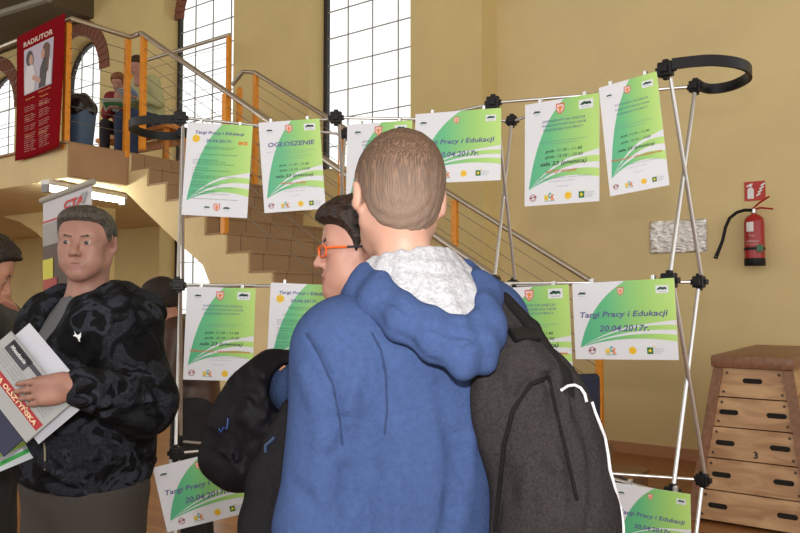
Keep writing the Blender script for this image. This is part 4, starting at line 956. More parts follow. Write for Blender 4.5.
torso(F, J, .026, wx=.95); arms(F, J, .018, cuff=.97, r=(.056, .052, .047, .034)); F.ell((0, 0, .95), (.18, .135, .14), .05); F.ell((0, -.05, 1.10), (.12, .085, .2), .05)
F.fn(lambda V, X, Y, Z: np.maximum(V, .86-Z)); F.ell((0, .0, 1.50), (.075, .07, .07), .02, sub=True)
F.folds(.0035, (16, 16, 17), 4)
def P_(pts, Y=(.9, 1.7)): return project(F, boy, pts, *Y)
for pts, d_, w_ in (([(306, 333), (318, 352), (333, 385), (340, 420), (343, 455)], .006, .004), ([(352, 330), (372, 345), (382, 372), (384, 400)], .003, .005), ([(372, 335), (383, 372), (386, 420)], .0025, .004), ([(339, 420), (349, 445), (352, 470), (342, 500)], .008, .010), ([(330, 455), (345, 470), (356, 500)], .006, .008), ([(300, 372), (315, 400), (322, 440), (318, 500)], -.005, .016), ([(440, 385), (452, 440), (450, 500), (448, 530)], .005, .012), ([(470, 382), (472, 440), (466, 520)], -.004, .014), ([(400, 372), (398, 430), (410, 500)], -.004, .02), ([(365, 420), (372, 470), (366, 530)], .005, .014), ([(290, 480), (310, 500), (330, 530)], .004, .01)):
    q = P_(pts); F.groove(q, d_, w_)
wrinkles(F, boy, 16, (300, 400, 470, 530), 80, 30, 26, .0028, .011, 3, (.9, 1.7))
for pts in ([(306, 333), (318, 352), (333, 385), (340, 420), (343, 452)], [(372, 333), (381, 350), (386, 375), (387, 410), (384, 440)]):
    fp = [(pts[i][0]+(pts[i+1][0]-pts[i][0])*k/5, pts[i][1]+(pts[i+1][1]-pts[i][1])*k/5) for i in range(4) for k in range(5)]; q = P_(fp); MB().tube([Vector(x) for x in q], .0016, 6).build('seam', mat('blue_seam', (.014, .03, .09), .9), boy, smooth=True)
F.build('hooded_sweatshirt', M_hood, boy)
rimp = [(-.080, .05, 1.455), (-.088, .0, 1.470), (-.084, -.055, 1.454), (-.070, -.108, 1.420), (-.04, -.145, 1.398), (-.004, -.168, 1.384), (.03, -.160, 1.392), (.056, -.140, 1.418), (.082, -.085, 1.458), (.092, -.03, 1.478), (.082, .05, 1.462)]
botp = [(-.098, .05, 1.40), (-.106, -.0, 1.418), (-.106, -.055, 1.408), (-.086, -.115, 1.375), (-.050, -.158, 1.345), (-.010, -.184, 1.318), (.032, -.178, 1.325), (.062, -.160, 1.36), (.10, -.095, 1.42), (.115, -.03, 1.43), (.11, .05, 1.40)]
F = Field((-.2, -.24, 1.24), (.2, .12, 1.56), .0035)
F.chain(rimp, [.010]*11, .004)
for a, b in zip(rimp, botp): a = A(*a); b = A(*b); c = (a+b)/2+A(0, -.006, 0); F.seg(a, c, .009, .015, .02); F.seg(c, b, .015, .013, .02)
mid = [tuple((A(*a)+A(*b))/2+A(0, -.004, 0)) for a, b in zip(rimp, botp)]
F.chain(mid, [.014]*11, .02); F.chain(botp, [.012]*11, .02)
q3 = [tuple((A(*a)*.3+A(*b)*.7)+A(0, -.004, 0)) for a, b in zip(rimp, botp)]; F.chain(q3, [.014]*11, .02); q4 = [tuple((A(*a)*.75+A(*b)*.25)) for a, b in zip(rimp, botp)]; F.chain(q4, [.012]*11, .015)
F.folds(.0012, (30, 30, 40), 6)
F.groove(project(F, boy, [(385, 297), (405, 310), (431, 327), (452, 335), (474, 337)], .9, 1.6), .007, .005); F.groove(project(F, boy, [(448, 347), (462, 352), (482, 338)], .9, 1.6), .005, .005); F.groove(project(F, boy, [(378, 318), (410, 342), (440, 365)], .9, 1.6), .003, .006)
F.build('hood', M_hood, boy)
F = Field((-.14, -.2, 1.32), (.14, .1, 1.56), .0035); nb = [(-.065, .03, 1.475), (-.068, .0, 1.485), (-.062, -.03, 1.49), (-.045, -.05, 1.495), (-.02, -.062, 1.50), (0, -.066, 1.502), (.02, -.062, 1.502), (.04, -.052, 1.50), (.06, -.03, 1.498), (.066, .0, 1.49), (.062, .03, 1.475)]
for a, b in zip(nb, rimp): b = A(*b); b = b*.97+A(0, 0, 1.44)*.03+A(0, .006, -.006); a = A(*a); c = (a+b)/2+A(0, 0, -.012); F.seg(a, c, .010, .014, .02); F.seg(c, b, .014, .010, .02)
for f_ in (.2, .4, .6, .8, 1.): F.chain([tuple(A(*a)*(1-f_)+(A(*b)+A(0, .006, -.006))*f_+A(0, 0, -.045*f_*(1-f_))) for a, b in zip(nb, rimp)], [.010]*11, .012)
F.folds(.003, (60, 60, 50), 8); F.build('hood_lining', M_lin, boy)
trousers(boy, J, M_denim); shoes(boy, J, M_shoe)
# ------------------------------------------------------------------ backpack
M_bp = mat('backpack_fabric', (.030, .026, .0265), .9, spec=.06, noise=.3, nscale=260, bump=.35, bscale=520); M_bp2 = mat('backpack_edge', (.010, .009, .009), .8, spec=.1, bump=.3, bscale=300); M_refl = mat('reflective_piping', (.60, .60, .62), .35)
bp = thing('backpack', 'large charcoal backpack with white piping, worn on the blue hoodie', 'backpack', loc=(.02, 1.30, 0), rz=math.radians(27)); bpy.context.view_layer.update()
F = Field((-.03, -.36, .80), (.42, .02, 1.46), .0055)
F.ell((.168, -.160, 1.09), (.100, .095, .24), .03); F.ell((.108, -.145, 1.26), (.078, .06, .12), .05); F.ell((.164, -.170, .96), (.104, .09, .15), .04); F.ell((.165, -.205, 1.02), (.095, .075, .17), .03)
F.folds(.004, (18, 18, 20), 11); wrinkles(F, bp, 14, (490, 350, 600, 530), 70, 40, 24, .005, .010, 31, (.8, 1.7))
for pts, d_, w_ in (([(549, 378), (530, 385), (512, 410), (503, 445), (498, 490), (494, 532)], .012, .008), ([(549, 378), (556, 410), (564, 445), (576, 500)], .014, .009), ([(576, 470), (566, 490), (548, 520), (540, 532)], .004, .006), ([(566, 388), (580, 415), (592, 455), (594, 500), (588, 530)], .009, .008), ([(483, 420), (489, 380), (502, 345), (520, 330)], .004, .006), ([(520, 335), (545, 365), (566, 400), (584, 460)], -.004, .01)):
    F.groove(project(F, bp, pts, .8, 1.7), d_, w_)
FB = F; F.build('bag_body', M_bp, bp)
def piping(F, t, pts, r, name, m, n=5, y=(.8, 1.7)):
    fp = []
    for (a, b) in zip(pts[:-1], pts[1:]):
        for k in range(n): fp.append((a[0]+(b[0]-a[0])*k/n, a[1]+(b[1]-a[1])*k/n))
    fp.append(pts[-1]); q = project(F, t, fp, *y)
    return MB().tube([Vector(p) for p in q], r, 8).build(name, m, t, smooth=True)
piping(F, bp, [(549, 377), (531, 384), (513, 410), (504, 445), (499, 490), (495, 531)], .0035, 'seam_piping', M_bp2)
piping(F, bp, [(549, 377), (556, 410), (565, 447), (577, 500)], .003, 'seam_piping', M_bp2)
# white piping runs along the rim of the back panel
def edge_path(F, t, vs, u0=650, u1=540, inset=1.):
    out = []
    for v in vs:
        for u in np.arange(u0, u1, -1.):
            q = project(F, t, [(u, v)], .9, 1.6)
            if q: out.append(project(F, t, [(u-inset, v)], .9, 1.6)[0]); break
    return out
ep = edge_path(FB, bp, [402, 412, 424, 438, 454, 470, 488, 506, 524, 542, 562]); MB().tube([Vector(p) for p in ep], .0026, 8).build('white_piping', M_refl, bp, smooth=True)
MB().tube([Vector(p)+Vector((0, -.004, .002)) for p in project(FB, bp, [(560, 391), (566, 387), (573, 386), (579, 389), (583, 395), (585, 403)], .8, 1.7)], .0024, 8).build('white_piping', M_refl, bp, smooth=True)
F = Field((.0, -.26, 1.15), (.26, .14, 1.52), .0045)
for dx in (0, .018, .036): F.chain([(.085+dx, .11, 1.30), (.095+dx, .085, 1.38), (.098+dx, .03, 1.432), (.098+dx, -.04, 1.436), (.10+dx, -.10, 1.41), (.112+dx, -.16, 1.355), (.135+dx, -.20, 1.28)], [.011]*7, .006)
F.folds(.002, (60, 60, 60), 3); F.build('shoulder_strap', M_bp, bp)
F = Field((.0, -.28, 1.2), (.26, .1, 1.52), .0045); F.chain([(.125, -.10, 1.425), (.14, -.155, 1.375), (.165, -.20, 1.30), (.185, -.21, 1.23)], [.010, .012, .013, .012], .01); F.build('strap_anchor', M_bp2, bp)
MB().box((.112, -.172, 1.365), (.05, .012, .028), Matrix.Rotation(-.9, 3, 'X'), bev=.004).build('strap_buckle', M_blackpl, bp)
# ------------------------------------------------------------------ 2. person with orange glasses
SK2 = skin('skin_pink', (.46, .24, .18))
p2 = person('person in profile with short dark hair and orange-rimmed glasses behind the boy', (-.05, 1.78), 103)
J = skel(1.66, nk=(.0, .0, 1.385), el=(-.20, .06, 1.16), er=(.21, .0, 1.10), wl=(-.16, .24, 1.19), wr=(.12, .24, 1.10), sl=(-.165, 0, 1.33), sr=(.165, 0, 1.33))
hp = px(p2, 360, 250, 1.74); hd = Head(hp, rot(0, -3, 0), .95, shape=lambda x, y, z: .008*np.exp(-((y-.075)/.035)**2-((z-.085)/.03)**2)+.008*np.exp(-((z-.1)/.05)**2))
F = Field((-.32, -.2, 0), (.32, .4, 1.72), .013, [(hp-A(.11, .12, .16), hp+A(.11, .14, .12), .0032), ((-.22, .2, 1.0), (.2, .4, 1.3), .006)]); torso(F, J); arms(F, J); legs(F, J, foot=True); hd.face(F, jaw=1.08); hd.G(F, (0, .03, -.085), (0, .0, -.11), .04, .04, .04); hd.neck(F, J['nk'], .056)
hand(F, J['wl'], A(.3, .9, 0), A(-.2, 0, 1), A(1, 0, 0), .95, (25, 25, 20)); hand(F, J['wr'], A(-.3, .9, .1), A(.2, 0, 1), A(-1, 0, 0), .95, (25, 25, 20))
F.build('body', SK2, p2, matf=lipf(hd), mats=[SK2, mat('lips_pink', (.34, .13, .11), .45)]); hd.eyes(p2, (.06, .05, .03), (0, 1, -.1))
HM = hairmat('hair_black_brown', (.008, .005, .004), (.045, .026, .02), (60, 20, 60))
hd.hair(.004, th=.011, top=.7, amp=.003, fr=(160, 140, 60), line=([-.12, -.07, -.045, -.028, -.005, .012, .022, .03, .045, .06, .08, .11], [-.08, -.08, -.055, -.0, .03, .0, -.035, .005, .035, .05, .058, .06])).build('hair', HM, p2); hd.brows(p2, HM, .0048)
g = bpy.data.objects.new('glasses', None); COL.objects.link(g); g.parent = p2; M_go = mat('glasses_orange', (.80, .13, .02), .3); M_gd = mat('glasses_dark', (.03, .03, .04), .35); M_gl = mat('lens', (.9, .95, 1), .05, alpha=.1)
N_, L_, b_ = nodes_of(M_gl); b_.inputs['Transmission Weight'].default_value = 1; b_.inputs['IOR'].default_value = 1.02; b_.inputs['Coat Weight'].default_value = .25
for q in (-1, 1):
    ringp = [Vector(hd.P(q*.033+.025*math.copysign(abs(math.cos(a))**.7, math.cos(a)), .1005-.010*(abs(q*.033+.025*math.cos(a))/.058)**2, -.002+.0135*math.copysign(abs(math.sin(a))**.7, math.sin(a)))) for a in [2*PI*k/24 for k in range(24)]]
    MB().tube(ringp, .0022, 8, closed=True).build('rim', M_go, g, smooth=True); m = MB(); m.flat(ringp); o = m.build('lens', M_gl, g)
    MB().tube([Vector(hd.P(q*.059, .091, .004)), Vector(hd.P(q*.074, .078, .005)), Vector(hd.P(q*.080, .045, .004))], .0026, 8).build('temple', M_go, g, smooth=True)
    MB().tube([Vector(hd.P(q*.080, .045, .004)), Vector(hd.P(q*.083, -.005, .004)), Vector(hd.P(q*.08, -.03, -.008))], .0026, 8).build('temple_tip', M_gd, g, smooth=True)
MB().tube([Vector(hd.P(-.009, .1005, .004)), Vector(hd.P(0, .103, .006)), Vector(hd.P(.009, .1005, .004))], .0022, 8).build('bridge', M_go, g, smooth=True)
M_sw = mat('navy_sweater', (.012, .022, .055), .9, bump=.4, bscale=180, noise=.15, nscale=90)
F = Field((-.34, -.26, .84), (.34, .34, 1.46), .009); torso(F, J, .035); arms(F, J, .024, cuff=.95); F.fn(lambda V, X, Y, Z: np.maximum(V, .88-Z)); F.ell((0, .01, 1.44), (.065, .065, .05), .02, sub=True); F.folds(.005, (26, 26, 28), 14); F.build('sweater', M_sw, p2)
trousers(p2, J, mat('trousers_black', (.014, .013, .014), .85)); shoes(p2, J, M_shoe)
# black jacket carried over the arm, and the grey garment beneath it: shaped in world axes about a point on the arm
def worldthing(name, label, cat, o): t = thing(name, label, cat, loc=o); bpy.context.view_layer.update(); return t
M_ny = mat('black_nylon', (.005, .0045, .006), .6, noise=.1, nscale=30, bump=.12, bscale=60, spec=.10)
o_ = at(255, 400, 1.52); bj = worldthing('black_jacket', 'black nylon jacket carried bundled over the arm beside the blue hoodie', 'jacket', o_)
def q_(u, v, y): return np.array(at(u, v, y)-o_)
def poly_blob(F, pts, th, k=.03):             # pts: (u, v, depth, radius)
    for a, b in zip(pts[:-1], pts[1:]): F.seg(q_(*a[:3]), q_(*b[:3]), a[3], b[3], k)
F = Field((-.2, -.18, -.24), (.2, .2, .2), .0055)
poly_blob(F, [(290, 364, 1.50, .030), (272, 368, 1.50, .036), (254, 394, 1.50, .052), (243, 422, 1.50, .062), (234, 448, 1.50, .060)], 0)
poly_blob(F, [(266, 385, 1.48, .05), (260, 420, 1.48, .06), (252, 456, 1.48, .050)], 0); poly_blob(F, [(221, 458, 1.50, .036), (238, 466, 1.48, .036), (254, 467, 1.48, .034)], 0)
F.folds(.006, (26, 26, 30), 21); wrinkles(F, bj, 26, (205, 360, 285, 480), 75, 45, 16, .006, .008, 9, (1.2, 1.9)); F.ell(q_(289, 390, 1.46), (.040, .06, .052), .008, sub=True)
for pts, d_, w_ in (([(237, 393), (255, 396), (275, 393)], .007, .007), ([(240, 395), (232, 425), (236, 460)], .006, .01), ([(262, 360), (256, 380), (250, 392)], .006, .006), ([(246, 400), (250, 430), (262, 470)], -.005, .012), ([(270, 400), (262, 430), (264, 462)], .006, .01)): F.groove(project(F, bj, pts, 1.2, 1.9), d_, w_)
F.build('shell', M_ny, bj); 
q = project(F, bj, [(219, 428), (221, 432), (224, 427), (227, 429), (228, 422), (228, 418)], 1.2, 1.9, .0)
if len(q) > 1: MB().tube([Vector(p)+Vector((0, -.002, 0)) for p in q], .0011, 6).build('small_emblem', mat('emblem_blue', (.02, .06, .25), .5), bj)
# navy sleeve bulging out with an orange-edged cuff
sl = MB(); c0 = loc_of(p2, at(291, 388, 1.50)); 
F = Field(c0-.09, c0+.09, .005); F.ell(c0+loc_of(p2, at(300, 388, 1.50))*0, (.05, .045, .052), .01); F.folds(.002, (60, 60, 60), 2); F.build('sleeve_end', mat('navy_knit', (.012, .030, .085), .9, bump=.5, bscale=160), p2)
rimc = at(288, 388, 1.455); pts = [loc_of(p2, at(289-14*math.cos(t), 388-23*math.sin(t), 1.462+.02*math.cos(t))) for t in [-1.25+2.5*k/14 for k in range(15)]]
MB().tube([Vector(p) for p in pts], .0022, 6).build('cuff_edge', mat('orange_edge', (.45, .22, .10), .6), p2, smooth=True)
o_ = at(270, 470, 1.42); gj = worldthing('grey_jacket', 'dark grey jacket hanging below the black one against the blue hoodie', 'jacket', o_)
F = Field((-.13, -.12, -.28), (.13, .12, .16), .0055)
poly_blob(F, [(292, 410, 1.44, .022), (284, 440, 1.44, .034), (276, 480, 1.43, .045), (271, 530, 1.42, .052), (270, 570, 1.42, .05)], 0); poly_blob(F, [(262, 470, 1.45, .02), (257, 520, 1.45, .022), (256, 570, 1.45, .022)], 0)
F.folds(.004, (40, 40, 16), 5)
for pts, d_, w_ in (([(290, 415), (276, 450), (262, 500), (256, 533)], .006, .006), ([(285, 440), (277, 480), (275, 530)], .005, .007), ([(270, 468), (280, 478)], .006, .004)): F.groove(project(F, gj, pts, 1.2, 1.9), d_, w_)
F.build('shell', mat('dark_grey_cloth', (.013, .012, .014), .9, spec=.08, noise=.15, nscale=200, bump=.25, bscale=300), gj)
q = project(F, gj, [(275, 437), (271, 441), (266, 445), (266, 452)], 1.2, 1.9)
if len(q) > 1: MB().tube([Vector(p)+Vector((0, -.003, 0)) for p in q], .0035, 8).build('zip_pull', mat('pull_blue', (.02, .04, .09), .4), gj, smooth=True)
# ------------------------------------------------------------------ 3. man in the camouflage jacket
SK3 = skin('skin_ruddy', (.31, .160, .118), .16)
man = person('grey-haired person in a dark camouflage jacket over a grey zip sweater, holding papers', (-.885, 2.13), 150)
hp = px(man, 87, 244, 2.10)
wl = px(man, 74, 386, 1.735); el = px(man, 142, 402, 1.92); wr = px(man, 30, 418, 1.86); er = px(man, 28, 405, 2.16)
J = skel(1.68, nk=(.0, .0, 1.39), sl=(-.17, 0, 1.335), sr=(.17, 0, 1.335), el=el, er=er, wl=wl, wr=wr)
J['chest'] = A(0, 0, 1.24)
hd = Head(hp, rot(33, -3, -1), .925, ear=.083, kx=.97, kz=.90, slit=.0050, shape=lambda x, y, z: .009*np.exp(-((y-.05)/.04)**2-((z-.1)/.03)**2))
hdir = px(man, 26, 394, 1.705)-wl; hn = loc_of(man, at(60, 386, 1.2))-loc_of(man, at(60, 386, 1.7)); ht = A(0, 0, 1.)
F = Field((-.36, -.2, 0), (.36, .5, 1.74), .013, [(hp-A(.11, .12, .16), hp+A(.11, .14, .12), .0032), (wl-A(.1, .06, .08), wl+A(.16, .16, .08), .0036)])
torso(F, J); arms(F, J, r=(.045, .036, .030, .023)); legs(F, J, foot=True); hd.face(F, jaw=.97, nose=1.02); hd.neck(F, J['nk'], .058)
hd.groove(F, [(-.03, .082, .046), (.03, .082, .046)], .0018, .003); hd.groove(F, [(-.004, .092, .018), (-.005, .090, .034)], .0022, .0025); hd.groove(F, [(.004, .092, .018), (.005, .090, .034)], .0022, .0025); hd.groove(F, [(-.028, .074, .066), (.028, .074, .066)], .0012, .003)
for q in (-1, 1): hd.groove(F, [(q*.02, .088, -.034), (q*.034, .078, -.062)], .002, .0035); hd.groove(F, [(q*.018, .082, -.012), (q*.036, .078, -.016)], .0015, .003)
hand(F, wl, hdir, hn, ht, .85, (12, 20, 14), .012, (.92, .12, -.55)); hand(F, wr, px(man, 30, 400, 1.70)-wr, A(0, 0, -1), A(1, 0, 0), .95, (20, 30, 20))
F.build('body', SK3, man, matf=lipf(hd), mats=[SK3, mat('lips_ruddy', (.26, .115, .09), .5)]); hd.eyes(man, (.03, .035, .035), (.12, 1, .02))
HM = hairmat('hair_grey_brown', (.022, .018, .014), (.10, .084, .068), (190, 26, 60))
hd.hair(.003, th=.006, top=1.0, amp=.0010, fr=(420, 60, 60), line=([-.12, -.07, -.045, -.028, -.005, .008, .018, .026, .040, .048, .060, .078, .11], [-.08, -.08, -.055, .0, .03, .01, -.03, -.015, .010, .045, .060, .066, .070])).build('hair', HM, man); hd.brows(man, HM, .0042)
def camo():
    m = mat('camouflage_nylon', (.01, .01, .012), .75, spec=.10); N, Lk, b = nodes_of(m); tc = N.new('ShaderNodeTexCoord')
    n = N.new('ShaderNodeTexNoise'); n.inputs['Scale'].default_value = 9.5; n.inputs['Detail'].default_value = 3; n.inputs['Distortion'].default_value = .9
    r = ramp(N, [(0, (.004, .004, .005)), (.49, (.009, .010, .012)), (.55, (.026, .029, .039)), (.64, (.005, .005, .006))], 'CONSTANT')
    n2 = N.new('ShaderNodeTexNoise'); n2.inputs['Scale'].default_value = 9; n2.inputs['Detail'].default_value = 2; n2.inputs['Distortion'].default_value = .9; mp = N.new('ShaderNodeMapping'); mp.inputs['Location'].default_value = (3, 5, 1); r2 = ramp(N, [(0, (0, 0, 0)), (.56, (1, 1, 1))], 'CONSTANT')
    v = N.new('ShaderNodeTexVoronoi'); v.inputs['Scale'].default_value = 190; mx = N.new('ShaderNodeMix'); mx.data_type = 'RGBA'; vr = ramp(N, [(0, (.036, .040, .052)), (.5, (.014, .015, .020))])
    Lk.new(tc.outputs['Object'], n.inputs['Vector']); Lk.new(tc.outputs['Object'], mp.inputs['Vector']); Lk.new(mp.outputs[0], n2.inputs['Vector']); Lk.new(tc.outputs['Object'], v.inputs['Vector'])
    Lk.new(n.outputs['Fac'], r.inputs[0]); Lk.new(n2.outputs['Fac'], r2.inputs[0]); Lk.new(v.outputs['Distance'], vr.inputs[0]); Lk.new(r2.outputs[0], mx.inputs['Factor']); Lk.new(r.outputs[0], mx.inputs['A']); Lk.new(vr.outputs[0], mx.inputs['B']); Lk.new(mx.outputs['Result'], b.inputs['Base Color'])
    n3 = N.new('ShaderNodeTexNoise'); n3.inputs['Scale'].default_value = 30; bp_ = N.new('ShaderNodeBump'); bp_.inputs['Strength'].default_value = .3; Lk.new(tc.outputs['Object'], n3.inputs['Vector']); Lk.new(n3.outputs['Fac'], bp_.inputs['Height']); Lk.new(bp_.outputs[0], b.inputs['Normal']); return m
M_camo = camo(); M_grs = mat('grey_sweater', (.10, .103, .11), .9, noise=.15, nscale=200, bump=.3, bscale=300)
F = Field((-.25, -.2, .95), (.25, .3, 1.50), .007); torso(F, J, .028); F.seg(J['nk']-A(0, -.01, .02), J['nk']+A(0, .01, .015), .066, .062, .03); F.seg(J['nk']-A(0, -.05, .06), J['nk']+A(0, .06, -.01), .03, .02, .03); F.seg(J['nk'], J['nk']+A(0, .02, .1), .056, .056, .004, sub=True)
F.folds(.004, (30, 30, 30), 9); zc = project(F, man, [(80, 296), (70, 330), (60, 352)], 1.6, 2.4); F.groove(zc, .006, .003); F.build('zip_sweater', M_grs, man)
F = Field((-.50, -.30, .86), (.46, .50, 1.54), .0055)
torso(F, J, .052, wx=1.0); F.ell((0, .01, 1.02), (.21, .17, .17), .06); arms(F, J, .032, cuff=.90, r=(.058, .052, .048, .026)); F.fn(lambda V, X, Y, Z: np.maximum(V, .915-Z+.015*np.sin(X*9)))
nk = J['nk']
F.chain([(-.075, .115, 1.31), (-.095, .085, 1.40), (-.10, .0, 1.43), (-.06, -.075, 1.43), (.0, -.10, 1.43), (.06, -.075, 1.43), (.10, .0, 1.425), (.09, .08, 1.38), (.06, .13, 1.27)], [.022, .03, .036, .044, .05, .044, .036, .028, .02], .03)
F.ell((-.02, -.14, 1.38), (.13, .06, .06), .04); F.ell((-.09, -.10, 1.415), (.07, .05, .04), .03)
F.ell((0, .03, 1.46), (.068, .075, .07), .015, sub=True)
F.folds(.010, (15, 15, 19), 33); F.folds(.005, (38, 38, 44), 12)
wrinkles(F, man, 34, (20, 285, 168, 390), 100, 50, 20, .008, .009, 5, (1.5, 2.6)); wrinkles(F, man, 20, (90, 375, 165, 420), 15, 35, 14, .007, .008, 6, (1.5, 2.6)); wrinkles(F, man, 18, (40, 425, 150, 490), 60, 60, 18, .006, .010, 8, (1.5, 2.6))
for i in range(14):                          # open front, a V narrowing downwards
    z = 1.44-.02*i; F.seg((.004+.0012*i, .08, z), (.004+.0012*i, .40, z), .056-.0034*i, None, .008, sub=True)
for pts, d_, w_ in (([(60, 352), (54, 400), (50, 470)], .008, .005), ([(150, 300), (140, 340), (128, 380)], .010, .012), ([(70, 410), (100, 413), (140, 410), (160, 398)], .018, .010), ([(112, 300), (106, 330), (98, 372)], .005, .012), ([(45, 478), (80, 470), (130, 474), (150, 460)], .007, .007), ([(140, 420), (130, 450), (134, 480)], -.006, .016), ([(90, 430), (84, 460)], -.006, .02)): F.groove(project(F, man, pts, 1.5, 2.6), d_, w_)
FJ = F; F.build('camouflage_jacket', M_camo, man)
# knitted cuff and white leaping-cat mark
d_ = (el-wl); d_ /= np.linalg.norm(d_); Fc = Field(wl-.08, wl+.08, .0045); Fc.seg(wl+d_*.005, wl+d_*.035, .034, .040, .01); Fc.seg(wl-d_*.06, wl+d_*.02, .026, .026, .004, sub=True); Fc.fn(lambda V, X, Y, Z: V+.0012*np.sin((X*d_[1]-Y*d_[0])*700)); Fc.build('cuff', M_ny, man)
cat = [(74, 331), (77, 335), (79, 334.5), (83, 330), (85, 330), (82.5, 333.5), (81, 336.5), (79.5, 340), (80.5, 341.5), (79, 341.5), (77.5, 338), (75.5, 336.5), (73, 336), (74, 335), (75, 334)]
q = project(FJ, man, cat, 1.5, 2.4); c = sum(q)/len(q); nrm = np.array(loc_of(man, (0, 0, CAMZ)))-c; nrm /= np.linalg.norm(nrm)
m = MB(); m.prism([Vector(c+(p-c)-nrm*((p-c)@nrm)+nrm*.008) for p in q], 0, Vector(-nrm*.003)); m.build('cat_mark', mat('mark_white', (.7, .7, .7), .5), man)
zz = project(FJ, man, [(44, 430), (44, 440), (45, 452), (45, 470)], 1.5, 2.6)
if len(zz) > 2: MB().tube([Vector(p) for p in zz], .0025, 6).build('zip_pull', mat('cord', (.25, .22, .15), .6), man)
trousers(man, J, mat('trousers_taupe', (.036, .029, .024), .85, bump=.2, bscale=200), e=.035, h=.011, seed=7, top=1.0); shoes(man, J, M_shoe)
# papers the man holds
def held(name, label, cat, cpx, Y, e1px, tilt, w, h, th=.0015, group=None):
    """a sheet centred at a pixel and depth; e1 runs along a picture direction, tilt leans the top back"""
    c = at(*cpx, Y); e1 = (at(cpx[0]+e1px[0], cpx[1]+e1px[1], Y+tilt[0])-c).normalized(); e2 = at(cpx[0]+e1px[1], cpx[1]-e1px[0], Y+tilt[1])-c; e2 = (e2-e1*e2.dot(e1)).normalized(); n = e1.cross(e2)   # n towards the viewer
    t = thing(name, label, cat, M=frame(c, e1, -n, e2), group=group); return t
E1 = (30, 38)
pa = held('paper_sheets', 'blank white paper sheets held behind the folded newspaper', 'papers', (30, 383), 1.765, E1, (-.02, .012), 0, 0)
for k in range(3):
    a = .02*(k-1); R = Matrix.Rotation(a, 3, 'Y'); m = MB(); m.box((.004*k, .004+.003*k, .012-.004*k), (.235, .0008, .145), R); m.build('sheet', mat('white_sheet', (.46, .46, .51), .6), pa)
nw = held('newspaper', 'folded newspaper with a red headline band in the grey-haired person\'s hand', 'newspaper', (19, 386), 1.752, E1, (-.02, .012), 0, 0)
m = MB(); m.box((0, 0, 0), (.235, .004, .125)); m.box((0, -.003, -.001), (.233, .0015, .122)); m.build('pages', mat('newsprint', (.31, .31, .305), .7), nw)
def r2(mb, x0, x1, z0, z1, y=-.0046): mb.flat([(x0, y, z0), (x1, y, z0), (x1, y, z1), (x0, y, z1)])
m = MB(); r2(m, -.115, .112, -.030, -.010); m.build('red_band', mat('news_red', (.30, .012, .016), .6), nw)
m = MB(); put_text(m, 'GAZETA OLSZTYŃSKA', -.11, .10, -.0265, h=.014, y=-.005, shear=0, bold=.03); m.build('headline_lettering', mat('news_cream', (.65, .50, .30), .6), nw)
m = MB(); r2(m, -.095, .10, .045, .056); r2(m, -.095, -.02, .028, .058); m.build('dark_photo', mat('news_dark', (.035, .035, .045), .6), nw)
m = MB(); put_text(m, 'Mieszkanie', -.085, -.03, .04, h=.012, y=-.0052, shear=0, bold=.03); m.build('photo_lettering', mat('news_white', (.5, .5, .5), .6), nw)
m = MB()
for k in range(4):
    for c_ in range(4): put_text(m, ('w mieście nowe szkoły', 'praca dla każdego z nas', 'targi edukacji w hali')[(k+c_) % 3], -.1+.052*c_, -.055+.052*c_, .022-.007*k, h=.0045, y=-.005, shear=0, bold=0)
m.build('column_lettering', mat('news_grey', (.16, .16, .17), .6), nw)
fo_ = held('folder', 'dark navy glossy folder under the newspaper at the left edge', 'folder', (-8, 408), 1.775, E1, (-.02, .012), 0, 0)
m = MB(); m.box((0, 0, -.0), (.22, .005, .09)); m.build('cover', mat('folder_navy', (.004, .005, .035), .4), fo_)
# ------------------------------------------------------------------ 4. person at the left edge
p4 = person('dark-haired person looking down at the far left edge, partly cut off', (-1.36, 2.46), -70)
J = skel(1.66, nk=(0, .03, 1.37), wl=(-.12, .30, 1.10), el=(-.22, .08, 1.10), wr=(.10, .32, 1.08), er=(.22, .06, 1.10)); hp = px(p4, -20, 272, 2.42); hd = Head(hp, rot(0, -24, 0), .98)
SK4 = skin('skin_tan', (.42, .20, .13))
F = Field((-.32, -.2, 0), (.32, .48, 1.72), .013, [(hp-.13, hp+.13, .0045), ((-.2, .25, 1.0), (.2, .46, 1.2), .006)]); torso(F, J); arms(F, J); legs(F, J, foot=True); hd.face(F); hd.neck(F, J['nk'])
for q, s_ in (('l', -1), ('r', 1)): hand(F, J['w'+q], A(-s_*.2, .95, .1), A(s_*.5, 0, .8), A(-s_, 0, .3), .95, (25, 30, 20))
F.build('body', SK4, p4, matf=lipf(hd), mats=[SK4, mat('lips_tan', (.3, .1, .08), .5)]); hd.eyes(p4, (.04, .03, .02), (0, 1, -.3))
HM4 = hairmat('hair_dark_curly', (.006, .004, .004), (.04, .024, .016), (70, 70, 70)); hd.hair(.005, th=.016, top=.4, amp=.005, fr=(130, 130, 90)).build('hair', HM4, p4); hd.brows(p4, HM4)
F = Field((-.36, -.28, .8), (.36, .42, 1.46), .01); torso(F, J, .045); arms(F, J, .03, cuff=.94); F.fn(lambda V, X, Y, Z: np.maximum(V, .84-Z)); F.ell((0, .03, 1.43), (.07, .07, .06), .02, sub=True); F.folds(.008, (20, 20, 24), 41); F.build('jacket', mat('jacket_black', (.010, .010, .013), .5), p4)
trousers(p4, J, MATS['trousers_black']); shoes(p4, J, M_shoe)
br = held('brochure', 'green and white striped brochure low at the left edge', 'brochure', (0, 452), 1.93, (30, -12), (0.05, .03), 0, 0)
MB().box((0, 0, 0), (.16, .002, .10)).build('cover', mat('brochure_white', (.55, .58, .6), .5), br)
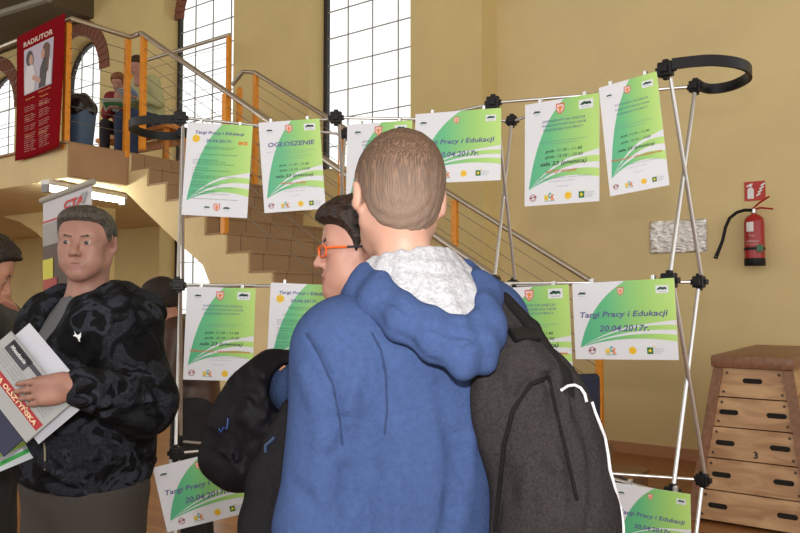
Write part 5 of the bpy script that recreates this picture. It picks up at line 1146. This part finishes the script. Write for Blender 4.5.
for k, (z, c_) in enumerate(((-.035, (.05, .35, .08)), (-.012, (.35, .55, .10)), (.012, (.03, .22, .30)))): m = MB(); m.flat([(-.08, -.0018, z-.007), (.08, -.0018, z+.004), (.08, -.0018, z+.016), (-.08, -.0018, z+.003)]); m.build('stripe', mat('brochure_stripe%d' % k, c_, .5), br)
# ------------------------------------------------------------------ 5. person in brown behind the stand
p5 = person('dark-haired person in a brown leather jacket behind the display stand, mostly hidden', (-1.13, 4.15), 95)
J = skel(1.58, nk=(0, .10, 1.27), sl=(-.17, .07, 1.24), sr=(.17, .07, 1.24), el=(-.22, .10, .98), er=(.22, .10, .98), wl=(-.16, .32, 1.0), wr=(.16, .32, 1.0)); J['chest'] = A(0, .05, 1.13); hp = px(p5, 160, 300, 4.15); hd = Head(hp, rot(-25, -15, 0), .92)
F = Field((-.32, -.2, 0), (.32, .5, 1.62), .014, [(hp-.13, hp+.13, .006)]); torso(F, J); arms(F, J); legs(F, J, foot=True); hd.face(F); hd.neck(F, J['nk'])
for q, s_ in (('l', -1), ('r', 1)): hand(F, J['w'+q], A(-s_*.2, .95, .1), A(s_*.5, 0, .8), A(-s_, 0, .3), .95, (25, 30, 20))
F.build('body', SK4, p5); hd.hair(.007, th=.016, top=.5, amp=.002).build('hair', HM4, p5); hd.eyes(p5, (.04, .03, .02))
F = Field((-.36, -.28, .74), (.36, .42, 1.40), .011); torso(F, J, .05); arms(F, J, .03, cuff=.94); F.fn(lambda V, X, Y, Z: np.maximum(V, .76-Z)); F.folds(.009, (18, 18, 24), 51); F.build('leather_jacket', mat('brown_leather_jacket', (.060, .026, .014), .45, noise=.2, nscale=20), p5)
trousers(p5, J, MATS['trousers_black'], e=.035); shoes(p5, J, M_shoe)
# ------------------------------------------------------------------ 6, 7. two visitors on the bench
def seated(label, off, phi, col_top, m_hair, hairkw, m_leg, hy, skn, lean=.10, s=.92, hs=.98, sc_all=1.):
    p = Vector(BENCH.location)+RAB.to_3x3() @ Vector((off, 0, 0)); t = person(label, (p.x, p.y, 2.807), phi); k = s; hz = .49
    J = skel(1.75, pel=A(0, 0, hz+.06), belly=A(0, .02, hz+.2), chest=A(0, lean*.6, hz+.36), nk=A(0, lean, hz+.53), sl=A(-.155, lean*.8, hz+.47), sr=A(.155, lean*.8, hz+.47), el=A(-.21, .12, hz+.24), er=A(.21, .12, hz+.24), wl=A(-.07, .30, hz+.27), wr=A(.07, .30, hz+.27),
        hl=A(-.085, .02, hz+.03), hr=A(.085, .02, hz+.03), kl=A(-.10, .40, hz+.04), kr=A(.10, .40, hz+.04), al=A(-.10, .40, .09), ar=A(.10, .40, .09)); J['k'] = s
    hd = Head(J['nk']+A(0, .06, .13), rot(hy, -28, 0), hs); F = Field((-.32, -.2, 0), (.32, .6, 1.4), .014, [(hd.c-.13, hd.c+.13, .006)]); torso(F, J); arms(F, J); legs(F, J, foot=True); hd.face(F, detail=False); hd.neck(F, J['nk'])
    for q, s_ in (('l', -1), ('r', 1)): hand(F, J['w'+q], A(-s_*.3, .9, .2), A(s_*.5, 0, .8), A(-s_, 0, .3), .9, (25, 30, 20))
    F.build('body', skn, t); hd.hair(.007, **hairkw).build('hair', m_hair, t)
    F = Field((-.36, -.28, hz-.05), (.36, .4, hz+.62), .011); torso(F, J, .04, low=True); arms(F, J, .028, cuff=.92); F.ell(J['nk']+A(0, .03, .05), (.06, .06, .05), .02, sub=True); F.folds(.006, (24, 24, 26), 60); F.build('top', col_top, t)
    trousers(t, J, m_leg, h=.013, top=hz+.12); shoes(t, J, M_shoe); t.scale = (sc_all,)*3; t.location.z += .47*(1-sc_all); return t
HR = hairmat('hair_ginger', (.16, .05, .02), (.40, .17, .08), (40, 40, 12)); HD = hairmat('hair_brown', (.03, .015, .008), (.09, .05, .03))
longline = ([-.12, -.03, .0, .03, .05, .075, .11], [-.13, -.13, -.10, -.06, .04, .066, .070])
v1 = seated('person with reddish hair in a dark red top, reading on the landing bench', -.42, 178, mat('top_red', (.22, .015, .02), .8), HR, dict(th=.022, top=.3, amp=.004, line=longline), mat('trousers_char', (.03, .025, .03), .85), 0, SK2, .16, .9, .98, .80)
v2 = seated('person in a pale green jacket leaning over on the landing bench', .12, 150, mat('top_pale_green', (.46, .48, .24), .8), HD, dict(th=.016, top=.4, amp=.002), M_denim, 20, SK2, .20, .95, .98, .90)
def booklet(label, w, off, cols):
    q = w.matrix_world @ Vector(off); t = thing('leaflet', label, 'leaflet', loc=q, rz=w.rotation_euler.z); MB().box((0, 0, 0), (.24, .006, .17), Matrix.Rotation(-.9, 3, 'X')).build('page', mat(cols[0], cols[1], .5), t)
    m = MB(); m.box((0, .001, .0), (.20, .008, .08), Matrix.Rotation(-.9, 3, 'X')); m.build('picture', mat(cols[2], cols[3], .5), t)
bpy.context.view_layer.update()
booklet('green and white leaflet in the hands of the reddish-haired reader', v1, (0, .37, .80), ('leaflet_white', (.55, .6, .5), 'leaflet_green', (.06, .22, .08)))
booklet('pale blue leaflet on the lap of the green-jacketed person', v2, (0, .37, .80), ('leaflet_pale', (.5, .58, .6), 'leaflet_blue', (.2, .35, .5)))
WORLD=1.55; FLASH=27.; EXPO=0.
# ================================================================== LIGHT AND CAMERA
sc = bpy.context.scene
w = bpy.data.worlds.new('World'); sc.world = w; w.use_nodes = True; bg = w.node_tree.nodes['Background']; bg.inputs['Color'].default_value = (1, .985, .955, 1); bg.inputs['Strength'].default_value = WORLD
fl = bpy.data.lights.new('camera_flash', 'AREA'); fl.shape = 'RECTANGLE'; fl.size = .07; fl.size_y = .04; fl.energy = FLASH; fl.color = (1, .97, .93)
fo = bpy.data.objects.new('camera_flash', fl); COL.objects.link(fo); fo.location = (0.0, .03, CAMZ+.17); fo.rotation_euler = (PI/2+.03, 0, 0)
cam = bpy.data.cameras.new('camera'); co = bpy.data.objects.new('camera', cam); COL.objects.link(co); cam.sensor_width = 36; cam.lens = 36*FPX/800; cam.clip_start = .05
co.location = (0, 0, CAMZ); co.rotation_euler = (PI/2+PITCH, 0, 0); sc.camera = co
vs = sc.view_settings; vs.view_transform = 'Standard'; vs.look = 'None'; vs.exposure = EXPO; vs.gamma = 1; vs.use_curve_mapping = False
sc.cycles.use_denoising = True; sc.cycles.max_bounces = 8; sc.cycles.transparent_max_bounces = 16
